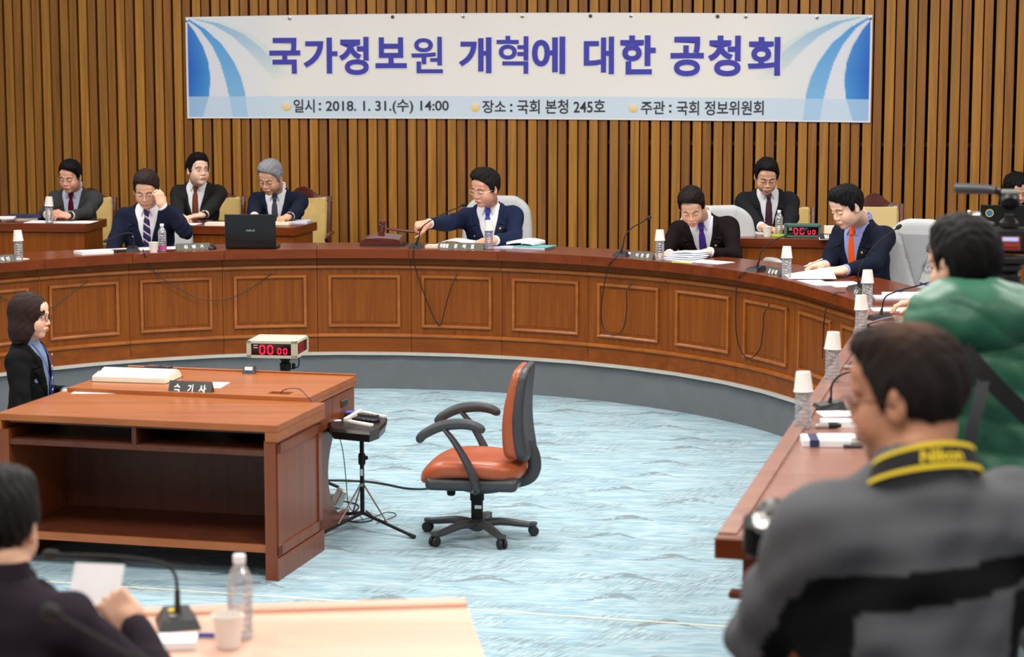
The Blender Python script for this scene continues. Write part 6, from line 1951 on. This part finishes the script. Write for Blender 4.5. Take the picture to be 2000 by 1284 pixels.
person('man in black pinstripe suit and plum tie behind the green timer', P2(1497, 345, 16.35), P2(1499, 367, 16.55), 0, 6, 0, 0, 22, 0, k=1.08, wide=1.03,
       suit=(36, 38, 42), tie=(70, 48, 62), skin='tan', hair=dict(line=.082, top=.016), hair_col=(22, 20, 22), glasses=((150, 110, 70), .0014),
       arms={'R': A_(P2(1492, 450, 15.95), (.75, -.4, -.1), pose='relax', pole=(-1, 0, -1)), 'L': A_(P2(1540, 452, 15.95), (-.8, -.4, 0), pole=(1, 0, -1))})
person('man in dark navy suit and orange tie reading, seen from his left side', P2(1654, 405, 13.85), P2(1680, 431, 14.04), -48, 14, 0, -62, 22, 0, k=1.09, wide=1.03,
       suit=(28, 34, 52), shirt=(150, 160, 214), tie=(250, 96, 36), skin='pale', hair=dict(line=.066, top=.014, fringe=1.3), hair_col=(18, 17, 20),
       arms={'L': A_(P2(1651, 528, 13.5), (-1, .15, -.1), (0, -.4, 1), 'relax', pole=(.9, -.3, -.9)), 'R': A_(P2(1610, 519, 13.78), (-1, -.1, -.02), (0, -.2, 1), 'pen')}, pin=[(-.085, -.16, M['brass'], .010)])
person('long-haired woman in black behind the camera at the right edge', P2(1985, 372, 16.3), P2(1984, 400, 16.42), -10, 8, 0, 10, 18, 0, k=1.0, female=True,
       suit=(24, 24, 28), shirt=(30, 30, 34), skin='tan', hair=dict(kind='long'), hair_col=(18, 15, 17),
       arms={'R': A_(P2(1955, 452, 15.95), (.3, -.9, -.1)), 'L': A_(P2(2020, 452, 15.95), (-.3, -.9, -.1))})
def lanyard(root, fromT, T, k, sm):
    m = MB()
    for s_ in (-1, 1):
        pts = fromT(np.array([[s_ * .05, -.02, .005], [s_ * .055, .06, -.03], [s_ * .045, .118, -.12], [s_ * .030, .140, -.22], [s_ * .006, .146, -.34]]))
        m = MB().tube(spline(pts, 5), .0045, 6, flat=.4); m.build('lanyard', M['blue'], root, True)
    for i in range(4):
        b = MB().lathe([(.006, 0), (.006, .002), (.001, .0025)], fromT(np.array([[.0, .134 + .004 * i, -.07 - .065 * i]]))[0], 8, M=T @ np.array([[1, 0, 0], [0, 0, 1], [0, 1, 0]]))
        b.build('button', M['cup'], root)
person('clerk with a brown bob, glasses and blue turtleneck in profile', P2(60, 618, 11.0), P2(56, 664, 11.02), 84, 4, 0, 84, 3, 0, k=.95, female=True, floor=0.0,
       suit=(20, 20, 23), shirt=(116, 136, 164), skin='pale', hair=dict(kind='bob'), hair_col=(52, 38, 36), glasses=gl_dark, eyes='open', lips=(196, 70, 78), jacket_name='blazer',
       arms={'R': A_(P2(128, 778, 10.86), (.9, -.1, -.1), pose='relax'), 'L': A_(P2(128, 768, 11.15), (.9, .1, -.1), pose='relax')}, extra=lanyard)
# the man half hidden behind the green jacket
person('grey-haired man mostly hidden behind the head above the green jacket', P2(1852, 512, 11.35), P2(1925, 545, 11.45), -80, 28, 0, -70, 20, 0, k=1.0,
       suit=(36, 42, 60), shirt=(200, 206, 226), skin='tan', hair=dict(line=.08), hair_col=(92, 86, 84), glasses=gl_thin,
       arms={'L': A_(P2(1752, 640, 10.85), (-1, .1, -.1), pose='grip'), 'R': A_(P2(1790, 590, 11.6), (-1, .0, -.1), pose='relax')})
# green puffer
def hood(root, fromT, T, k, sm):
    def f(p):
        d = ell(p, (0, -.055, .012), (.185, .135, .095))
        d = smax(d, -ell(p, (0, .03, .085), (.100, .105, .090)), .025)
        q = .012 * np.abs(np.sin(p[:, 2] * 26 + p[:, 0] * 5 + np.sin(p[:, 0] * 18) * .8)) ** .6
        return d - q + .004 * np.sin(p[:, 0] * 55) * np.sin(p[:, 2] * 48)
    P, F = surf(f, (-.26, -.26, -.14), (.26, .16, .16), .009)
    mk('hood', fromT(P), F, sm, root, True)
green = plain('green_nylon', (36, 98, 72), .45)
person('standing person in a green hooded puffer jacket seen from behind', P2(1882, 520, 5.70), P2(1890, 622, 5.62), -172, 2, 0, -150, 4, 0, k=1.0, standing=True, kind='puffer', h=.009,
       suit_mat=green, skin='tan', hair=dict(line=.082, top=.012), hair_col=(24, 21, 22), glasses=gl_dark, extra=hood, jacket_name='puffer_jacket',
       arms={'L': A_(P2(1745, 790, 6.05), (-.2, .9, .3), pose='grip', pole=(-.7, -.3, -1)), 'R': A_(P2(2010, 760, 6.0), (-.2, .9, .3), pose='grip', pole=(.7, -.3, -1))})
def fleece_col(P):
    x, y, z = P[:, 0], P[:, 1], P[:, 2]
    g = np.array(srgb(92, 93, 97)); k_ = np.array(srgb(14, 14, 16))
    band = (np.abs(x) < .225) & (z < -.160 + .06 * x) & (z > -.222 + .10 * x)
    side = (np.abs(x) > .15) & (np.abs(x) < .235) & (z < -.215)
    c = np.where((band | side)[:, None], k_, g)
    return c
def nikon(root, fromT, T, k, sm):
    """strap round the neck with its lettering across the back"""
    th = np.linspace(-130, 130, 61)
    def ctr(a): 
        a = np.radians(a)
        return np.stack([.094 * np.sin(a), -.036 - .070 * np.cos(a) + .0 * a, .036 - .036 * (1 - np.cos(a))], -1)
    def pt(a, w_, o):
        c = ctr(a); ar = np.radians(a); out = np.stack([np.sin(ar), -np.cos(ar), 0 * ar], -1); up = np.stack([.25 * np.sin(ar), -.25 * np.cos(ar) * 1.0, -np.ones_like(ar)], -1) * -1
        up = np.stack([-.35 * np.sin(ar), .35 * np.cos(ar), np.ones_like(ar)], -1); up /= np.linalg.norm(up, axis=-1, keepdims=True)
        return c + up * np.asarray(w_)[..., None] + out * np.asarray(o)[..., None]
    strap = None
    for nm, w0, w1, mt, o in (('camera_strap', -.022, .022, M['blackm'], .004), ('strap_edge', .015, .0225, M['nyellow'], .0055), ('strap_edge', -.0225, -.015, M['nyellow'], .0055)):
        v = []; f = []
        for a in th:
            for w_, oo in ((w0, o), (w1, o), (w1, 0), (w0, 0)): v.append(pt(a, w_, oo))
        for i in range(len(th) - 1):
            for q in range(4): f.append((i * 4 + q, i * 4 + (q + 1) % 4, i * 4 + 4 + (q + 1) % 4, i * 4 + 4 + q))
        o_ = mk(nm, fromT(np.array(v)), f, mt, root if strap is None else strap, True, auto=40)
        if strap is None: strap = o_
    v, f = text_mesh('Nikon', .035)
    lo, hi = v[:, :2].min(0), v[:, :2].max(0)
    a = -24 + (v[:, 0] - lo[0]) / (hi[0] - lo[0]) * 46; w_ = -.011 + (v[:, 1] - lo[1]) / (hi[1] - lo[1]) * .022
    mk('strap_lettering', fromT(pt(a, w_, np.full(len(a), .0062))), f, M['nyellow'], strap)
M['nyellow'] = plain('strap_yellow', (232, 200, 20), .6)
person('balding photographer in grey and black fleece with a yellow-black camera strap', P2(1770, 778, 3.95), P2(1785, 912, 3.90), -164, 3, 0, -122, 6, 0, k=1.07, standing=True, kind='fleece', h=.008, fat=1.06,
       suit=(92, 93, 97), skin='deep', hair=dict(line=.088, bald=True, top=.004, t=.009), hair_col=(34, 28, 26), glasses=gl_dark, extra=nikon, jcol=fleece_col, wide=1.16, jacket_name='fleece_jacket',
       arms={'L': A_(P2(1572, 1100, 4.24), (-.2, .7, .5), pose='grip', pole=(-.75, .1, -1.5)), 'R': A_(P2(1990, 1180, 4.25), (-.3, .9, .2), pose='grip', pole=(.6, -.5, -1))})
person('seated man in a dark plum jacket seen from behind at the lower left', P2(2, 1030, 4.60), P2(8, 1122, 4.55), 168, 4, 0, 172, 6, 0, k=.98, h=.008, kind='suit',
       suit=(50, 42, 52), shirt=(44, 38, 46), skin='tan', hair=dict(line=.08, top=.008), hair_col=(26, 24, 24),
       arms={'R': A_(P2(262, 1222, 4.72), (-.55, .25, .55), (.3, -.9, .2), 'grip', pole=(.9, -.6, -1)), 'L': A_(P2(-120, 1250, 4.80), (.3, .9, .1))})
o = MB().sheet((0, 0, 0), .125, .19, 0, .0012)
v = np.concatenate(o.v); Rm = frame(170, -58); c = at(182, 1176, 4.93)
o = mk('document', v @ Rm.T + c, o.f, M['white'], base=c); set_props(o, 'white sheet held up by the seated man at the lower left', 'paper')
sheets(338, 1262, .115, .085, .02, 'small white booklet on the near desk', rz=.1)
c = onz(378, 1246, DZ); o = MB().tube([[c[0] - .065, c[1] + .005, DZ + .006], [c[0] + .055, c[1], DZ + .006]], .006, 8).build('pen', M['blue'], base=(c[0], c[1], DZ)); set_props(o, 'blue pen on the near desk behind the small booklet', 'pen')
c = onz(330, 1236, DZ)

# gavel in the chairman's hand
gc = at(746, 446, 15.50); g1 = at(803, 452, 15.50)
t = thing('gavel', gc, 'dark red wooden gavel raised over its block by the chairman', 'gavel')
ax = np.array([.12, -.25, 1.]); ax /= np.linalg.norm(ax)
hx = (g1 - gc) / np.linalg.norm(g1 - gc); hx = hx - ax * (hx @ ax); hx /= np.linalg.norm(hx); R = np.stack([hx, np.cross(ax, hx), ax], 1)
MB().lathe([(.018, -.058), (.026, -.055), (.027, -.040), (.019, -.036), (.024, -.030), (.025, 0), (.024, .030), (.019, .036), (.027, .040), (.026, .055), (.018, .058)], gc, 18, M=R).build('head', M['gavel'], t, True)
MB().tube([gc + hx * .02, gc + hx * .06, gc + hx * .14, g1 + hx * .03], [.007, .007, .012, .010], 10).build('handle', M['gavel'], t, True)
# pen of the orange tie man
c = at(1585, 516, 13.7); o = MB().tube([c + [-.05, -.02, -.015], c + [.075, .03, .03]], .005, 8).build('pen', M['silver'], base=c); set_props(o, 'silver pen held by the man in the orange tie', 'pen')
# backpack straps on the green jacket
def band(pts, w_, label, name, mat):
    pp = spline(pts, 6); nrm_ = np.array([0, -1., .1]); v = []; f = []
    for i in range(len(pp)):
        tg = pp[min(i + 1, len(pp) - 1)] - pp[max(i - 1, 0)]; tg /= np.linalg.norm(tg); sd = np.cross(tg, nrm_); sd /= np.linalg.norm(sd)
        for a, b in ((-1, 0), (1, 0), (1, 1), (-1, 1)): v.append(pp[i] + sd * a * w_ / 2 + nrm_ * b * .006)
    for i in range(len(pp) - 1):
        for q in range(4): f.append((i * 4 + q, i * 4 + (q + 1) % 4, i * 4 + 4 + (q + 1) % 4, i * 4 + 4 + q))
    f += [(0, 1, 2, 3), tuple(range(len(v) - 4, len(v)))[::-1]]
    o = mk(name, v, f, mat, base=pp[0], smooth=False); set_props(o, label, 'strap'); return o
band([at(1878, 680, 5.42), at(1915, 722, 5.40), at(1955, 765, 5.40), at(2005, 812, 5.42), at(2050, 850, 5.45)], .045, 'black shoulder strap running diagonally across the green jacket', 'shoulder_strap', M['blackm'])
band([at(1922, 735, 5.40), at(1908, 800, 5.38), at(1895, 850, 5.38), at(1886, 905, 5.40), at(1880, 960, 5.42)], .032, 'dark strap hanging straight down the green jacket', 'shoulder_strap', M['plastic'])

# ---------------------------------------------------------------- cameras
def slr(c, yaw, label, screen=True, pitch=0, k=1.0):
    Fm = frame(yaw, pitch); t = thing('camera', c, label, 'camera')
    L = lambda p: np.asarray(p, float) * k @ Fm.T + c
    MB().box(L((0, 0, 0)), (.145 * k, .055 * k, .085 * k), M=Fm, bevel=.012).build('body', M['black'], t)
    MB().box(L((0, .005, .052)), (.06 * k, .055 * k, .035 * k), M=Fm, bevel=.012).build('prism', M['black'], t)
    Rl = np.stack([Fm[:, 0], -Fm[:, 2], Fm[:, 1]], 1)
    MB().lathe([(.034, .02), (.038, .03), (.038, .07), (.042, .08), (.042, .12), (.036, .125), (.034, .10)], c, 20, M=Rl * k).build('lens', M['black'], t, True)
    MB().lathe([(.001, .105), (.034, .105)], c, 20, M=Rl * k, cap=False).build('glass', M['glassblk'], t)
    MB().box(L((-.058, .012, .0)), (.03 * k, .06 * k, .085 * k), M=Fm, bevel=.010).build('grip', M['blackm'], t)
    if screen:
        MB().box(L((.005, -.029, -.006)), (.072 * k, .004, .054 * k), M=Fm, bevel=.001).build('screen_frame', M['black'], t)
        s_ = MB().box(L((.005, -.0315, -.006)), (.062 * k, .002, .044 * k), M=Fm).build('screen', plain('live_view_brown', (120, 48, 38), .3, emis=(130, 44, 34), estr=.5), t)
        MB().box(L((.005, -.0330, .007)), (.050 * k, .002, .012 * k), M=Fm).build('banner_image', plain('live_view_blue', (170, 180, 230), .3, emis=(170, 180, 235), estr=.6), s_)
        MB().box(L((.008, -.0330, -.020)), (.046 * k, .002, .008 * k), M=Fm).build('desk_image', plain('live_view_red', (90, 20, 20), .3, emis=(110, 24, 24), estr=.5), s_)
    return t, L, Fm
cc = at(1970, 470, 7.4)
t, L, Fm = slr(cc, 168, 'black video camera on a tripod showing the hall on its screen', k=1.08)
MB().box(L((0, .0, .075)), (.03, .03, .02), M=Fm).build('shoe_mount', M['black'], t)
MB().tube([L((0, -.05, .125)), L((0, -.045, .13)), L((0, .03, .13)), L((0, .04, .125))], [.028, .034, .034, .028], 14).build('microphone_mount', M['black'], t, True)
MB().box(L((.0, -.03, .160)), (.06, .05, .014), M=Fm, bevel=.003).build('mount_plate', M['silver'], t)
a = at(1925, 370, 7.42); b = at(1868, 368, 7.46)
MB().tube([at(1945, 372, 7.40), a, (a + b) / 2, b, b + [-.010, 0, 0]], [.014, .017, .019, .018, .008], 12).build('microphone', M['plastic'], t, True)
MB().tube([at(1948, 372, 7.40), L((0, 0, .12))], .012, 8).build('arm', M['black'], t, True)
lz = at(1905, 445, 7.46)
MB().tube([at(1940, 452, 7.42), at(1922, 448, 7.44), at(1898, 440, 7.47), at(1893, 438, 7.475)], [.030, .034, .040, .036], 16).build('viewfinder', M['plastic'], t, True)
MB().tube([at(1900, 424, 7.44), at(1915, 423, 7.43)], [.018, .018], 12).build('dial', M['silver'], t, True)
t = thing('camera_tripod', (cc[0], cc[1], PLAT), 'black fluid-head tripod carrying the video camera', 'tripod')
MB().box(cc - [0, 0, .068], (.13, .09, .028), bevel=.006).build('quick_release', M['black'], t)
MB().lathe([(.040, -.19), (.046, -.175), (.046, -.12), (.034, -.11), (.050, -.10), (.050, -.085)], cc, 18).build('pan_head', M['black'], t, True)
MB().lathe([(.050, -.255), (.060, -.245), (.060, -.235), (.035, -.215), (.030, -.19)], cc, 18).build('bowl', M['black'], t, True)
MB().tube([cc - [0, 0, .25], [cc[0], cc[1], PLAT + .55]], .022, 12).build('centre_column', M['black'], t, True)
MB().tube([cc + [.03, -.02, -.14], cc + [.13, -.22, -.24]], [.009, .012], 8).build('pan_handle', M['black'], t, True)
for q in range(3):
    a = math.radians(80 + 120 * q); MB().tube([cc - [0, 0, .24], [cc[0] + .34 * math.cos(a), cc[1] + .34 * math.sin(a), PLAT + .012]], [.018, .013], 8).build('leg', M['black'], t, True)
cc = at(1520, 1050, 4.42)
t, L, Fm = slr(cc, 178, 'blurred black camera with a shiny flash held low by the balding photographer', screen=False, pitch=-10, k=1.0)
MB().box(L((-.02, -.02, .04)), (.07, .07, .03), M=Fm, bevel=.010).build('flash_head', M['silver'], t)
